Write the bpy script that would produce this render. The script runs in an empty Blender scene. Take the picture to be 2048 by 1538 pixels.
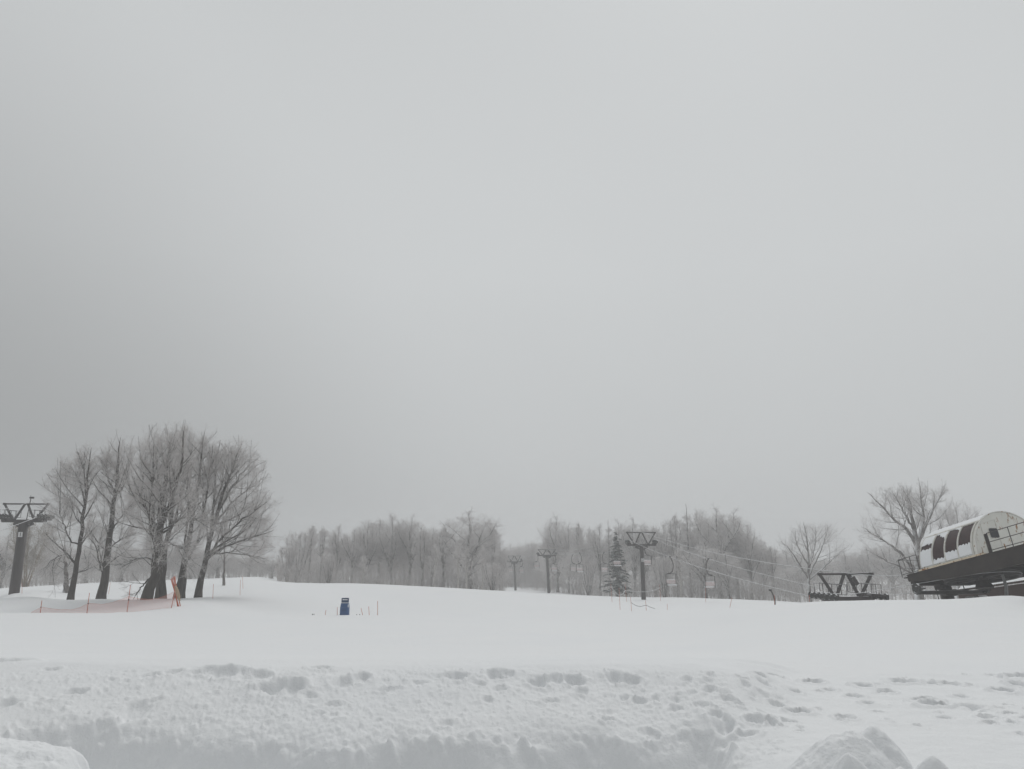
import bpy, math, random
import numpy as np
from math import sin, cos, tan, radians, pi, sqrt, atan2
from mathutils import Vector, Matrix

C = bpy.context.scene.collection
scn = bpy.context.scene
rng = np.random.default_rng(11)
random.seed(5)

# ------------------------------------------------------------------ camera, sky, sun, exposure
F = 1450.0                      # focal length in pixels of a 2048-wide frame
PITCH = math.atan(331 / F)
CZ = 8.0                        # eye height above world zero
cam = bpy.data.cameras.new('camera')
cam.sensor_width = 36.0
cam.lens = F / 2048 * 36.0
cam.clip_start = 0.1
cam.clip_end = 3000
camo = bpy.data.objects.new('camera', cam)
camo.location = (0, 0, CZ)
camo.rotation_euler = (pi / 2 + PITCH, 0, 0)
C.objects.link(camo)
scn.camera = camo

SUN_EL, SUN_ROT = radians(52), radians(20)
world = bpy.data.worlds.new('World')
scn.world = world
world.use_nodes = True
nt = world.node_tree
nt.nodes.clear()
N = nt.nodes.new
out = N('ShaderNodeOutputWorld')
bg = N('ShaderNodeBackground')
bg.inputs['Strength'].default_value = 0.1
sky = N('ShaderNodeTexSky')
sky.sky_type = 'NISHITA'
sky.sun_disc = False
sky.sun_elevation = SUN_EL
sky.sun_rotation = SUN_ROT
sky.dust_density = 4
hs = N('ShaderNodeHueSaturation')
hs.inputs['Saturation'].default_value = 0.0
hs.inputs['Value'].default_value = 0.8
tc = N('ShaderNodeTexCoord')
sx = N('ShaderNodeSeparateXYZ')
nt.links.new(tc.outputs['Generated'], sx.inputs[0])
rmp = N('ShaderNodeValToRGB')     # cloud brightness against height above the horizon
cr = rmp.color_ramp
def sk(v): return (v * 0.97, v * 1.0, v * 1.012, 1)
cr.elements[0].position = 0.0; cr.elements[0].color = sk(0.535)
cr.elements[1].position = 1.0; cr.elements[1].color = sk(0.86)
for p_, v_ in ((0.10, 0.55), (0.2, 0.57), (0.36, 0.605), (0.55, 0.60), (0.66, 0.595), (0.8, 0.70)):
    e = cr.elements.new(p_); e.color = sk(v_)
nt.links.new(sx.outputs['Z'], rmp.inputs['Fac'])
# the overcast is darker to the left, low over the hills
dt = N('ShaderNodeVectorMath'); dt.operation = 'DOT_PRODUCT'
dt.inputs[1].default_value = (-0.80, 0.48, -0.34)
nt.links.new(tc.outputs['Generated'], dt.inputs[0])
mr = N('ShaderNodeMapRange'); mr.interpolation_type = 'SMOOTHSTEP'
mr.inputs['From Min'].default_value = 0.42
mr.inputs['From Max'].default_value = 1.0
mr.inputs['To Min'].default_value = 10.0
mr.inputs['To Max'].default_value = 5.0
nt.links.new(dt.outputs['Value'], mr.inputs['Value'])
nz = N('ShaderNodeTexNoise'); nz.inputs['Scale'].default_value = 1.7; nz.inputs['Detail'].default_value = 3
nt.links.new(tc.outputs['Generated'], nz.inputs['Vector'])
mr2 = N('ShaderNodeMapRange')
mr2.inputs['To Min'].default_value = 0.955; mr2.inputs['To Max'].default_value = 1.045
nt.links.new(nz.outputs['Fac'], mr2.inputs['Value'])
mm = N('ShaderNodeMath'); mm.operation = 'MULTIPLY'
nt.links.new(mr.outputs[0], mm.inputs[0]); nt.links.new(mr2.outputs[0], mm.inputs[1])
# added dimming of the unseen sky behind the viewer dulls faces turned this way
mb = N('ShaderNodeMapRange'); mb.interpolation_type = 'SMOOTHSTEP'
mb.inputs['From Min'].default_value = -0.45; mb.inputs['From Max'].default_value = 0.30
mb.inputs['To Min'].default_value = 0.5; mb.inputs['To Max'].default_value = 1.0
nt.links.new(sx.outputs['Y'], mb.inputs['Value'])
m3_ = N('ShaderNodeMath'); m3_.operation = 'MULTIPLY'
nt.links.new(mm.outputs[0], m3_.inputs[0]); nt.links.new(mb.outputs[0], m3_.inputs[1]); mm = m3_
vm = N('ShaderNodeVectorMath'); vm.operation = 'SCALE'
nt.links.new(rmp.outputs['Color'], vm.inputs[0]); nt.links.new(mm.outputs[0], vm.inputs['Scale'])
mx = N('ShaderNodeMixRGB'); mx.inputs['Fac'].default_value = 0.975
nt.links.new(sky.outputs[0], hs.inputs['Color'])
nt.links.new(hs.outputs[0], mx.inputs[1]); nt.links.new(vm.outputs[0], mx.inputs[2])
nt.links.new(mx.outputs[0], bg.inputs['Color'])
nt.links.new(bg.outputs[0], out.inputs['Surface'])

sl = bpy.data.lights.new('sun', 'SUN')
sl.energy = 0.7; sl.angle = radians(25); sl.color = (1.0, 0.98, 0.955)
so = bpy.data.objects.new('sun', sl)
so.rotation_euler = (pi / 2 - SUN_EL, 0, pi - SUN_ROT)   # shines from ahead, slightly right
C.objects.link(so)
scn.view_settings.view_transform = 'Standard'
scn.view_settings.look = 'None'
scn.view_settings.exposure = 0.0
scn.view_settings.gamma = 1.0
scn.view_settings.use_curve_mapping = False
scn.cycles.volume_bounces = 2
scn.cycles.max_bounces = 6
scn.cycles.transparent_max_bounces = 24
HAZE = 0.0021

# ------------------------------------------------------------------ pixel + distance -> place
cp, sp = cos(PITCH), sin(PITCH)
def W(px, py, D):
    u = (px - 1024) / F; v = (769 - py) / F
    t = D / (cp - v * sp)
    return np.array([u * t, D, CZ + t * (sp + v * cp)])

# ------------------------------------------------------------------ noise
def _h(ix, iy, s):
    n = (ix.astype(np.int64) * 374761393 + iy.astype(np.int64) * 668265263 + s * 982451653) & 0xffffffff
    n = ((n ^ (n >> 13)) * 1274126177) & 0xffffffff
    n = n ^ (n >> 16)
    return (n & 0xffff) / 32767.5 - 1.0
def vnoise(x, y, s=0):
    ix = np.floor(x); iy = np.floor(y)
    fx = x - ix; fy = y - iy
    fx = fx * fx * fx * (fx * (fx * 6 - 15) + 10); fy = fy * fy * fy * (fy * (fy * 6 - 15) + 10)
    a = _h(ix, iy, s); b = _h(ix + 1, iy, s); c = _h(ix, iy + 1, s); d = _h(ix + 1, iy + 1, s)
    return (a * (1 - fx) + b * fx) * (1 - fy) + (c * (1 - fx) + d * fx) * fy
def fbm(x, y, oct=4, s=0, g=0.5):
    v = 0; a = 1.0; t = 0
    for i in range(oct):
        ca, sa = cos(0.7 + i), sin(0.7 + i)
        v = v + a * vnoise((x * ca - y * sa) * 2 ** i + 13.7 * i, (x * sa + y * ca) * 2 ** i - 7.1 * i, s + i)
        t += a; a *= g
    return v / t
def sstep(a, b, x):
    t = np.clip((x - a) / (b - a), 0, 1)
    return t * t * (3 - 2 * t)

# ------------------------------------------------------------------ terrain: smooth surface through surveyed points
ctl = []
def c_vis(px, py, D): ctl.append(tuple(W(px, py, D)))
def c_z(px, D, z):
    x = (px - 1024) / F * D; ctl.append((x, D, CZ + z))
for px in (-900, -300, 100, 500, 1000, 1500, 2000, 2400, 3000):
    c_z(px, 5.0, -1.38); c_z(px, 7.2, -1.37); c_z(px, 9.3, -1.40)
for px in (-400, 0, 350, 700, 1050, 1400):
    c_z(px, 14, -1.83); c_z(px, 22, -2.46); c_z(px, 32, -3.10)
for px in (1700, 2048, 2400): c_z(px, 14, -1.70); c_z(px, 22, -1.98); c_z(px, 29, -2.2)
for px in (-300, 0, 120, 240): c_vis(px, 1226, 44); c_vis(px, 1226.5, 46.5); c_vis(px, 1212, 52)
c_vis(330, 1214, 47); c_vis(290, 1223, 45)
for px, py in ((-300, 1199), (0, 1197), (100, 1196.5), (200, 1197), (300, 1197.5), (370, 1197)): c_vis(px, py, 58)
for px in (-300, 0, 200, 350): c_z(px, 66, -4.75)
c_vis(25, 1187, 69); c_vis(-200, 1187, 69)
c_vis(130, 1182, 78); c_vis(250, 1180, 85)
for px, py in ((0, 1178), (150, 1168), (300, 1163), (440, 1158), (520, 1154)): c_vis(px, py, 125)
c_vis(400, 1207, 50); c_vis(430, 1196, 58); c_vis(500, 1180, 70); c_vis(590, 1166, 92)
c_vis(700, 1167, 100); c_vis(800, 1170.5, 104); c_vis(900, 1176, 107); c_vis(1000, 1182, 110)
c_vis(1095, 1187.5, 112); c_vis(1200, 1192, 112); c_vis(1350, 1195, 108); c_vis(1480, 1199, 98)
c_vis(1560, 1204, 82)
c_vis(500, 1215, 55); c_vis(600, 1205, 62); c_vis(690, 1230, 50); c_vis(800, 1231, 50); c_vis(900, 1215, 64)
c_vis(760, 1205, 68)
c_vis(1100, 1228, 58); c_vis(1300, 1222, 60); c_vis(1288, 1200, 97); c_vis(1262, 1219, 66); c_vis(1450, 1218, 58)
c_vis(1640, 1206, 42); c_vis(1750, 1203.5, 37); c_vis(1850, 1200.5, 33); c_vis(1950, 1197, 31); c_vis(2048, 1194.5, 30)
c_vis(2250, 1190, 30)
c_vis(1560, 1215, 50)
for px, D, z in ((1640, 55, -4.6), (1760, 50, -4.6), (1860, 45, -4.4), (2000, 43, -4.3), (2200, 42, -4.0), (2300, 60, -5)):
    c_z(px, D, z)
for px, py, D in ((600, 1171, 125), (760, 1177, 128), (900, 1184, 130), (1000, 1188, 136), (1097, 1186.5, 153), (1030, 1180.5, 190),
                  (1200, 1193, 142), (1400, 1197, 132), (1500, 1200, 125), (1625, 1206, 105), (1840, 1206, 92), (2000, 1210, 85), (2300, 1200, 85)):
    c_vis(px, py, D)
for px, py in ((-600, 1165), (0, 1163), (500, 1149), (800, 1155), (1024, 1163), (1300, 1165), (1600, 1165), (2048, 1165), (2600, 1165)):
    c_vis(px, py, 240)
for a in range(70, 300, 25):     # behind and beside the camera the bank simply goes on
    for r in (9, 40, 150):
        ctl.append((r * sin(radians(a)), r * cos(radians(a)), CZ - 1.5 - 0.01 * r))
for a in range(0, 360, 24):
    ctl.append((430 * sin(radians(a)), 430 * cos(radians(a)), CZ - 10))
ctl = np.array(ctl)
def warp(x, y):
    r = np.hypot(x, y) + 1e-6
    k = np.log1p(r / 6.0) / r
    return x * k, y * k
def tps(a2):
    return np.where(a2 > 1e-12, 0.5 * a2 * np.log(np.maximum(a2, 1e-12)), 0)
_cx, _cy = warp(ctl[:, 0], ctl[:, 1])
_n = len(ctl)
_K = tps((_cx[:, None] - _cx) ** 2 + (_cy[:, None] - _cy) ** 2) + np.eye(_n) * 1e-5
_P = np.stack([np.ones(_n), _cx, _cy], 1)
_A = np.block([[_K, _P], [_P.T, np.zeros((3, 3))]])
_w = np.linalg.solve(_A, np.concatenate([ctl[:, 2], np.zeros(3)]))
def ground(x, y):
    x = np.asarray(x, float); y = np.asarray(y, float)
    sh = x.shape; x = x.ravel(); y = y.ravel()
    res = np.empty(len(x))
    for i in range(0, len(x), 40000):
        a, b = warp(x[i:i + 40000], y[i:i + 40000])
        k = tps((a[:, None] - _cx) ** 2 + (b[:, None] - _cy) ** 2)
        res[i:i + 40000] = k @ _w[:_n] + _w[_n] + _w[_n + 1] * a + _w[_n + 2] * b
    return res.reshape(sh)
def gz(x, y): return float(ground(np.array([x]), np.array([y]))[0])
_Dg = np.exp(np.linspace(np.log(5), np.log(300), 900))
def hit(px, py):
    p = np.array([W(px, py, d) for d in _Dg])
    g = ground(p[:, 0], p[:, 1])
    k = np.nonzero(p[:, 2] <= g)[0]
    return p[k[0]] if len(k) else p[-1]

# ------------------------------------------------------------------ materials
def new_mat(name):
    m = bpy.data.materials.new(name); m.use_nodes = True
    n = m.node_tree; n.nodes.clear()
    o = n.nodes.new('ShaderNodeOutputMaterial'); b = n.nodes.new('ShaderNodeBsdfPrincipled')
    n.links.new(b.outputs[0], o.inputs['Surface'])
    b.inputs['Roughness'].default_value = 0.8
    b.inputs['Specular IOR Level'].default_value = 0.25
    return m, n, b
SNOW = (0.86, 0.872, 0.885, 1)
def noise_node(n, scale, detail=4, coord='Object', stretch=None):
    t = n.nodes.new('ShaderNodeTexCoord'); z = n.nodes.new('ShaderNodeTexNoise')
    z.inputs['Scale'].default_value = scale; z.inputs['Detail'].default_value = detail
    src = t.outputs[coord]
    if stretch:
        mp = n.nodes.new('ShaderNodeMapping'); mp.inputs['Scale'].default_value = stretch
        n.links.new(src, mp.inputs['Vector']); src = mp.outputs[0]
    n.links.new(src, z.inputs['Vector'])
    return z
def ramp(n, src, stops):
    r = n.nodes.new('ShaderNodeValToRGB')
    e = r.color_ramp.elements
    e[0].position, e[0].color = stops[0][0], stops[0][1]
    e[1].position, e[1].color = stops[-1][0], stops[-1][1]
    for p, c in stops[1:-1]:
        k = e.new(p); k.color = c
    n.links.new(src, r.inputs['Fac'])
    return r
def g1(v): return (v, v, v, 1)
def snowy(name, c1, c2, nscale=6, lo=0.35, hi=0.75, wind=0.0, nmix=0.5, rough=0.75, stretch=None, snowcol=SNOW, spec=0.25, rust=None, snscale=4.0):
    """paint / bark in two tones, settled snow on faces that look up (and to the windward side)"""
    m, n, b = new_mat(name)
    z = noise_node(n, nscale, 5, 'Object', stretch)
    base = ramp(n, z.outputs['Fac'], [(0.35, (*c1, 1)), (0.65, (*c2, 1))]).outputs['Color']
    if rust:
        z3 = noise_node(n, rust[1], 6, 'Object', rust[3] if len(rust) > 3 else None)
        rf = ramp(n, z3.outputs['Fac'], [(rust[2], g1(0)), (rust[2] + 0.07, g1(1))])
        mr_ = n.nodes.new('ShaderNodeMixRGB'); n.links.new(rf.outputs[0], mr_.inputs['Fac'])
        n.links.new(base, mr_.inputs[1]); mr_.inputs[2].default_value = (*rust[0], 1)
        base = mr_.outputs[0]
    ge = n.nodes.new('ShaderNodeNewGeometry')
    dp = n.nodes.new('ShaderNodeVectorMath'); dp.operation = 'DOT_PRODUCT'
    dp.inputs[1].default_value = (-wind, -0.25 * wind, 1.0)
    n.links.new(ge.outputs['Normal'], dp.inputs[0])
    z2 = noise_node(n, snscale, 4)
    ad = n.nodes.new('ShaderNodeMath'); ad.operation = 'MULTIPLY_ADD'
    n.links.new(z2.outputs['Fac'], ad.inputs[0]); ad.inputs[1].default_value = nmix * 2
    s2 = n.nodes.new('ShaderNodeMath'); s2.operation = 'SUBTRACT'; s2.inputs[1].default_value = nmix
    n.links.new(dp.outputs['Value'], s2.inputs[0]); n.links.new(s2.outputs[0], ad.inputs[2])
    mrr = n.nodes.new('ShaderNodeMapRange'); mrr.interpolation_type = 'SMOOTHSTEP'
    mrr.inputs['From Min'].default_value = lo; mrr.inputs['From Max'].default_value = hi
    n.links.new(ad.outputs[0], mrr.inputs['Value'])
    mixn = n.nodes.new('ShaderNodeMixRGB'); n.links.new(mrr.outputs[0], mixn.inputs['Fac'])
    n.links.new(base, mixn.inputs[1]); mixn.inputs[2].default_value = snowcol
    n.links.new(mixn.outputs[0], b.inputs['Base Color'])
    b.inputs['Roughness'].default_value = rough
    b.inputs['Specular IOR Level'].default_value = spec
    return m
def plain(name, c1, c2=None, scale=8, rough=0.7, spec=0.25):
    m, n, b = new_mat(name)
    if c2 is None: c2 = tuple(x * 0.8 for x in c1)
    z = noise_node(n, scale, 5)
    r = ramp(n, z.outputs['Fac'], [(0.35, (*c1, 1)), (0.65, (*c2, 1))])
    n.links.new(r.outputs[0], b.inputs['Base Color'])
    b.inputs['Roughness'].default_value = rough; b.inputs['Specular IOR Level'].default_value = spec
    return m

# snow on the ground
M_snow, n_, b_ = new_mat('ground_snow')
z = noise_node(n_, 0.35, 5)
r = ramp(n_, z.outputs['Fac'], [(0.3, (0.865, 0.878, 0.892, 1)), (0.7, (0.885, 0.893, 0.90, 1))])
n_.links.new(r.outputs[0], b_.inputs['Base Color'])
b_.inputs['Roughness'].default_value = 0.65; b_.inputs['Specular IOR Level'].default_value = 0.15
b_.inputs['Subsurface Weight'].default_value = 0.0
zf = noise_node(n_, 55, 4); zc = noise_node(n_, 9, 3)
ma = n_.nodes.new('ShaderNodeMath'); ma.operation = 'MULTIPLY_ADD'; ma.inputs[1].default_value = 2.0
n_.links.new(zc.outputs['Fac'], ma.inputs[0]); n_.links.new(zf.outputs['Fac'], ma.inputs[2])
bp = n_.nodes.new('ShaderNodeBump'); bp.inputs['Strength'].default_value = 0.35; bp.inputs['Distance'].default_value = 0.02
n_.links.new(ma.outputs[0], bp.inputs['Height']); n_.links.new(bp.outputs[0], b_.inputs['Normal'])
M_snowcap = plain('settled_snow', (0.86, 0.872, 0.885), (0.83, 0.845, 0.86), 3)
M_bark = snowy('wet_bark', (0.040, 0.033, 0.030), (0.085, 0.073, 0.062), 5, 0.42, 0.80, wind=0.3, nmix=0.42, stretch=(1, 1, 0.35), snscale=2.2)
M_twig = snowy('rimed_twig', (0.44, 0.395, 0.38), (0.62, 0.575, 0.56), 3, -0.5, 0.4, wind=0.3, nmix=0.3, snowcol=(0.88, 0.87, 0.865, 1))
M_twig_thick = snowy('heavy_rimed_twig', (0.48, 0.435, 0.42), (0.64, 0.60, 0.585), 3, -0.6, 0.3, wind=0.3, nmix=0.3, snowcol=(0.88, 0.865, 0.86, 1))
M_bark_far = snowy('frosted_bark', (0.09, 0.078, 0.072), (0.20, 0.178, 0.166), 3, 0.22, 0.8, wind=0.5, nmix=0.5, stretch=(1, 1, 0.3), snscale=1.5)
M_birch = snowy('birch_bark', (0.62, 0.60, 0.57), (0.40, 0.375, 0.35), 3, 0.5, 0.9, nmix=0.3, stretch=(1, 1, 2))
M_tan = snowy('tan_twig', (0.19, 0.145, 0.10), (0.28, 0.22, 0.16), 3, 0.15, 0.8, nmix=0.3)
M_steel = snowy('dark_steel', (0.030, 0.026, 0.026), (0.060, 0.050, 0.048), 2.5, 0.72, 0.95, nmix=0.12, rough=0.5, spec=0.4)
M_pole = snowy('brown_pole_paint', (0.040, 0.033, 0.032), (0.062, 0.050, 0.048), 1.2, 0.75, 0.95, nmix=0.15, rough=0.5, spec=0.4, stretch=(1, 1, 0.3))
M_wheel = snowy('sheave_rubber', (0.035, 0.035, 0.034), (0.09, 0.09, 0.085), 4, 0.55, 0.85, nmix=0.35, snscale=3)
M_rope = snowy('frosted_rope', (0.26, 0.26, 0.26), (0.46, 0.46, 0.46), 3, -0.3, 0.5, nmix=0.35)
M_orange = plain('orange_plastic', (0.60, 0.18, 0.11), (0.50, 0.14, 0.09), 3)
M_tanroll = plain('tan_net_roll', (0.48, 0.36, 0.25), (0.36, 0.27, 0.19), 9)
M_blue = snowy('blue_padding', (0.045, 0.105, 0.24), (0.06, 0.13, 0.29), 2, 0.55, 0.8, nmix=0.2, rough=0.55)
M_bluedark = plain('dark_blue_padding', (0.03, 0.055, 0.12), (0.04, 0.07, 0.14), 4)
M_cream = snowy('rusty_cream_paint', (0.76, 0.755, 0.70), (0.82, 0.81, 0.76), 1.6, 0.93, 1.0, nmix=0.05, rough=0.6,
                rust=((0.32, 0.17, 0.075), 3.2, 0.60, (1.5, 1.5, 0.7)))
M_sill = snowy('rusty_sill_paint', (0.62, 0.50, 0.36), (0.68, 0.60, 0.47), 3, 0.93, 1.0, nmix=0.05, rust=((0.30, 0.13, 0.05), 4.0, 0.56))
M_rib = snowy('cream_rib_paint', (0.62, 0.61, 0.56), (0.70, 0.69, 0.65), 4, 0.8, 0.95, nmix=0.1, rust=((0.30, 0.17, 0.08), 5, 0.63))
M_maroon = plain('maroon_panel', (0.026, 0.009, 0.010), (0.042, 0.014, 0.013), 3, rough=0.45, spec=0.2)
M_glass = plain('dark_glass', (0.02, 0.02, 0.025), (0.03, 0.03, 0.036), 2, rough=0.12, spec=0.5)
M_beam = snowy('dark_brown_girder', (0.020, 0.015, 0.013), (0.038, 0.029, 0.024), 2.0, 0.85, 0.97, nmix=0.08, rough=0.65)
M_shed = plain('brown_boards', (0.048, 0.029, 0.024), (0.066, 0.040, 0.033), 2.0)
M_grey = plain('grey_metal', (0.30, 0.30, 0.30), (0.22, 0.22, 0.22), 6, rough=0.5)
M_white = plain('white_plate', (0.72, 0.72, 0.72), (0.66, 0.66, 0.66), 5)
M_black = plain('black_paint', (0.02, 0.02, 0.022), (0.03, 0.03, 0.03), 5)
M_seat = snowy('red_slat_under_snow', (0.60, 0.38, 0.36), (0.70, 0.52, 0.50), 6, -0.5, 0.55, nmix=0.25)
M_needle = snowy('dark_needles', (0.016, 0.025, 0.018), (0.036, 0.047, 0.036), 2.5, 0.86, 1.1, nmix=0.4, snscale=0.9)
M_under = snowy('frosted_undergrowth', (0.32, 0.28, 0.26), (0.52, 0.48, 0.46), 2, -0.1, 0.7, nmix=0.3)
# see-through orange net: real mesh holes, laid out in the net's own metres
M_net, n_, b_ = new_mat('orange_net')
b_.inputs['Base Color'].default_value = (0.85, 0.45, 0.40, 1)
at_ = n_.nodes.new('ShaderNodeUVMap'); at_.uv_map = 'UVMap'
s_ = n_.nodes.new('ShaderNodeSeparateXYZ'); n_.links.new(at_.outputs[0], s_.inputs[0])
fs = []
for ax in ('X', 'Y'):
    m1 = n_.nodes.new('ShaderNodeMath'); m1.operation = 'MULTIPLY'; m1.inputs[1].default_value = 22.0
    n_.links.new(s_.outputs[ax], m1.inputs[0])
    m2 = n_.nodes.new('ShaderNodeMath'); m2.operation = 'FRACT'; n_.links.new(m1.outputs[0], m2.inputs[0])
    m3 = n_.nodes.new('ShaderNodeMath'); m3.operation = 'LESS_THAN'; m3.inputs[1].default_value = 0.16
    n_.links.new(m2.outputs[0], m3.inputs[0]); fs.append(m3)
mx_ = n_.nodes.new('ShaderNodeMath'); mx_.operation = 'MAXIMUM'
n_.links.new(fs[0].outputs[0], mx_.inputs[0]); n_.links.new(fs[1].outputs[0], mx_.inputs[1])
n_.links.new(mx_.outputs[0], b_.inputs['Alpha'])

# ------------------------------------------------------------------ mesh helpers
def fast_mesh(name, verts, faces_list, smooth=True):
    me = bpy.data.meshes.new(name)
    verts = np.ascontiguousarray(verts, dtype=np.float32)
    me.vertices.add(len(verts)); me.vertices.foreach_set('co', verts.ravel())
    idx = np.concatenate([f.ravel() for f in faces_list]).astype(np.int32)
    tot = np.concatenate([np.full(len(f), f.shape[1], np.int32) for f in faces_list])
    st = np.concatenate([[0], np.cumsum(tot)[:-1]]).astype(np.int32)
    me.loops.add(len(idx)); me.loops.foreach_set('vertex_index', idx)
    me.polygons.add(len(tot)); me.polygons.foreach_set('loop_start', st)
    if smooth: me.polygons.foreach_set('use_smooth', np.ones(len(tot), bool))
    me.update(calc_edges=True)
    return me
def link(name, me, mat, parent=None, loc=None):
    o = bpy.data.objects.new(name, me); C.objects.link(o)
    if mat is not None and len(me.materials) == 0: me.materials.append(mat)
    if parent is not None: o.parent = parent
    if loc is not None: o.location = loc
    return o
def tag(o, label=None, cat=None, group=None, kind=None):
    if label: o['label'] = label
    if cat: o['category'] = cat
    if group: o['group'] = group
    if kind: o['kind'] = kind
    return o
def thing(name, label, cat, loc, group=None, rot=None):
    o = bpy.data.objects.new(name, None); C.objects.link(o)
    o.location = loc; o.empty_display_size = 0.3
    if rot is not None: o.rotation_euler = rot
    return tag(o, label, cat, group)
def unit(v): v = np.asarray(v, float); return v / max(np.linalg.norm(v), 1e-9)

class MB:
    def __init__(s): s.v = []; s.f = []
    def add(s, vs, fs):
        b = len(s.v); s.v.extend([tuple(map(float, q)) for q in vs]); s.f.extend([[i + b for i in f] for f in fs]); return s
    def box(s, c, size, ax=None, bev=0.0):
        c = np.asarray(c, float); h = np.asarray(size, float) / 2
        ax = np.eye(3) if ax is None else np.asarray(ax, float)
        if bev <= 0:
            vs = [c + (i * h[0]) * ax[0] + (j * h[1]) * ax[1] + (k * h[2]) * ax[2] for k in (-1, 1) for i, j in ((-1, -1), (1, -1), (1, 1), (-1, 1))]
            return s.add(vs, [[3, 2, 1, 0], [4, 5, 6, 7], [0, 1, 5, 4], [1, 2, 6, 5], [2, 3, 7, 6], [3, 0, 4, 7]])
        b = min(bev, h.min() * 0.8)
        oct_ = [(-1, -1, 0), (-1, -1, 1), (1, -1, 1), (1, -1, 0), (1, 1, 0), (1, 1, 1), (-1, 1, 1), (-1, 1, 0)]
        def ring(hx, hy, z, q):
            pts = []
            for x, y, ax_ in ((-hx + q, -hy, 0), (hx - q, -hy, 0), (hx, -hy + q, 0), (hx, hy - q, 0), (hx - q, hy, 0), (-hx + q, hy, 0), (-hx, hy - q, 0), (-hx, -hy + q, 0)):
                pts.append(c + x * ax[0] + y * ax[1] + z * ax[2])
            return pts
        vs = ring(h[0] - b, h[1] - b, -h[2], b * .5) + ring(h[0], h[1], -h[2] + b, b) + ring(h[0], h[1], h[2] - b, b) + ring(h[0] - b, h[1] - b, h[2], b * .5)
        fs = [list(range(7, -1, -1)), list(range(24, 32))]
        for r_ in range(3):
            for i in range(8): fs.append([r_ * 8 + i, r_ * 8 + (i + 1) % 8, r_ * 8 + 8 + (i + 1) % 8, r_ * 8 + 8 + i])
        return s.add(vs, fs)
    def tube(s, pts, r, n=8, cap=True):
        pts = [np.asarray(p, float) for p in pts]; m = len(pts)
        r = [r] * m if np.isscalar(r) else list(r)
        ref = np.array([0.3, 0.2, 1.0])
        d0 = unit(pts[-1] - pts[0])
        if abs(np.dot(unit(ref), d0)) > 0.9: ref = np.array([1.0, 0.25, 0.1])
        vs = []
        for i, p in enumerate(pts):
            t = unit(pts[min(i + 1, m - 1)] - pts[max(i - 1, 0)])
            u = unit(np.cross(ref, t)); w = np.cross(t, u)
            for k in range(n):
                a = 2 * pi * k / n + pi / n
                vs.append(p + r[i] * (cos(a) * u + sin(a) * w))
        fs = [[i * n + k, i * n + (k + 1) % n, (i + 1) * n + (k + 1) % n, (i + 1) * n + k] for i in range(m - 1) for k in range(n)]
        if cap: fs += [list(range(n - 1, -1, -1)), [(m - 1) * n + k for k in range(n)]]
        return s.add(vs, fs)
    def beam(s, a, b, w, h, up=(0, 0, 1)):
        a = np.asarray(a, float); b = np.asarray(b, float); t = b - a; L = np.linalg.norm(t); t = t / L
        sd = unit(np.cross(t, up)); u = np.cross(sd, t)
        return s.box((a + b) / 2, (L, w, h), (t, sd, u))
    def prism(s, outline, origin, ax, ay, az, depth):
        """closed 2-D outline in (ax, ay), pushed along az"""
        o = np.asarray(origin, float); ax, ay, az = map(lambda q: np.asarray(q, float), (ax, ay, az)); n = len(outline)
        vs = [o + x * ax + y * ay for x, y in outline] + [o + x * ax + y * ay + depth * az for x, y in outline]
        fs = [list(range(n - 1, -1, -1)), list(range(n, 2 * n))] + [[i, (i + 1) % n, n + (i + 1) % n, n + i] for i in range(n)]
        return s.add(vs, fs)
    def disc(s, c, axis, r, th, n=18, hub=0.35):
        """a grooved wheel: two flanges and a narrower tread"""
        c = np.asarray(c, float); a = unit(axis)
        prof = [(-th / 2, 0.0), (-th / 2, r * .45), (-th * .25, r * .5), (-th * .25, r * .8), (-th / 2, r * .84), (-th / 2, r), (-th * .2, r * .93), (th * .2, r * .93), (th / 2, r), (th / 2, r * .84), (th * .25, r * .8), (th * .25, r * .5), (th / 2, r * .45), (th / 2, 0.0)]
        return s.lathe(c, a, prof, n)
    def lathe(s, c, axis, prof, n=16):
        c = np.asarray(c, float); a = unit(axis); ref = np.array([0, 0, 1.0]) if abs(a[2]) < .9 else np.array([1.0, 0, 0])
        u = unit(np.cross(ref, a)); w = np.cross(a, u); m = len(prof)
        vs = [c + h * a + r_ * (cos(2 * pi * k / n) * u + sin(2 * pi * k / n) * w) for h, r_ in prof for k in range(n)]
        fs = [[i * n + k, i * n + (k + 1) % n, (i + 1) * n + (k + 1) % n, (i + 1) * n + k] for i in range(m - 1) for k in range(n)]
        return s.add(vs, fs)
    def build(s, name, mat, parent=None, off=None, smooth=False):
        me = bpy.data.meshes.new(name)
        o = np.zeros(3) if off is None else np.asarray(off, float)
        me.from_pydata([tuple(np.asarray(v) - o) for v in s.v], [], s.f); me.update()
        if smooth: me.polygons.foreach_set('use_smooth', np.ones(len(me.polygons), bool))
        return link(name, me, mat, parent)

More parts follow.
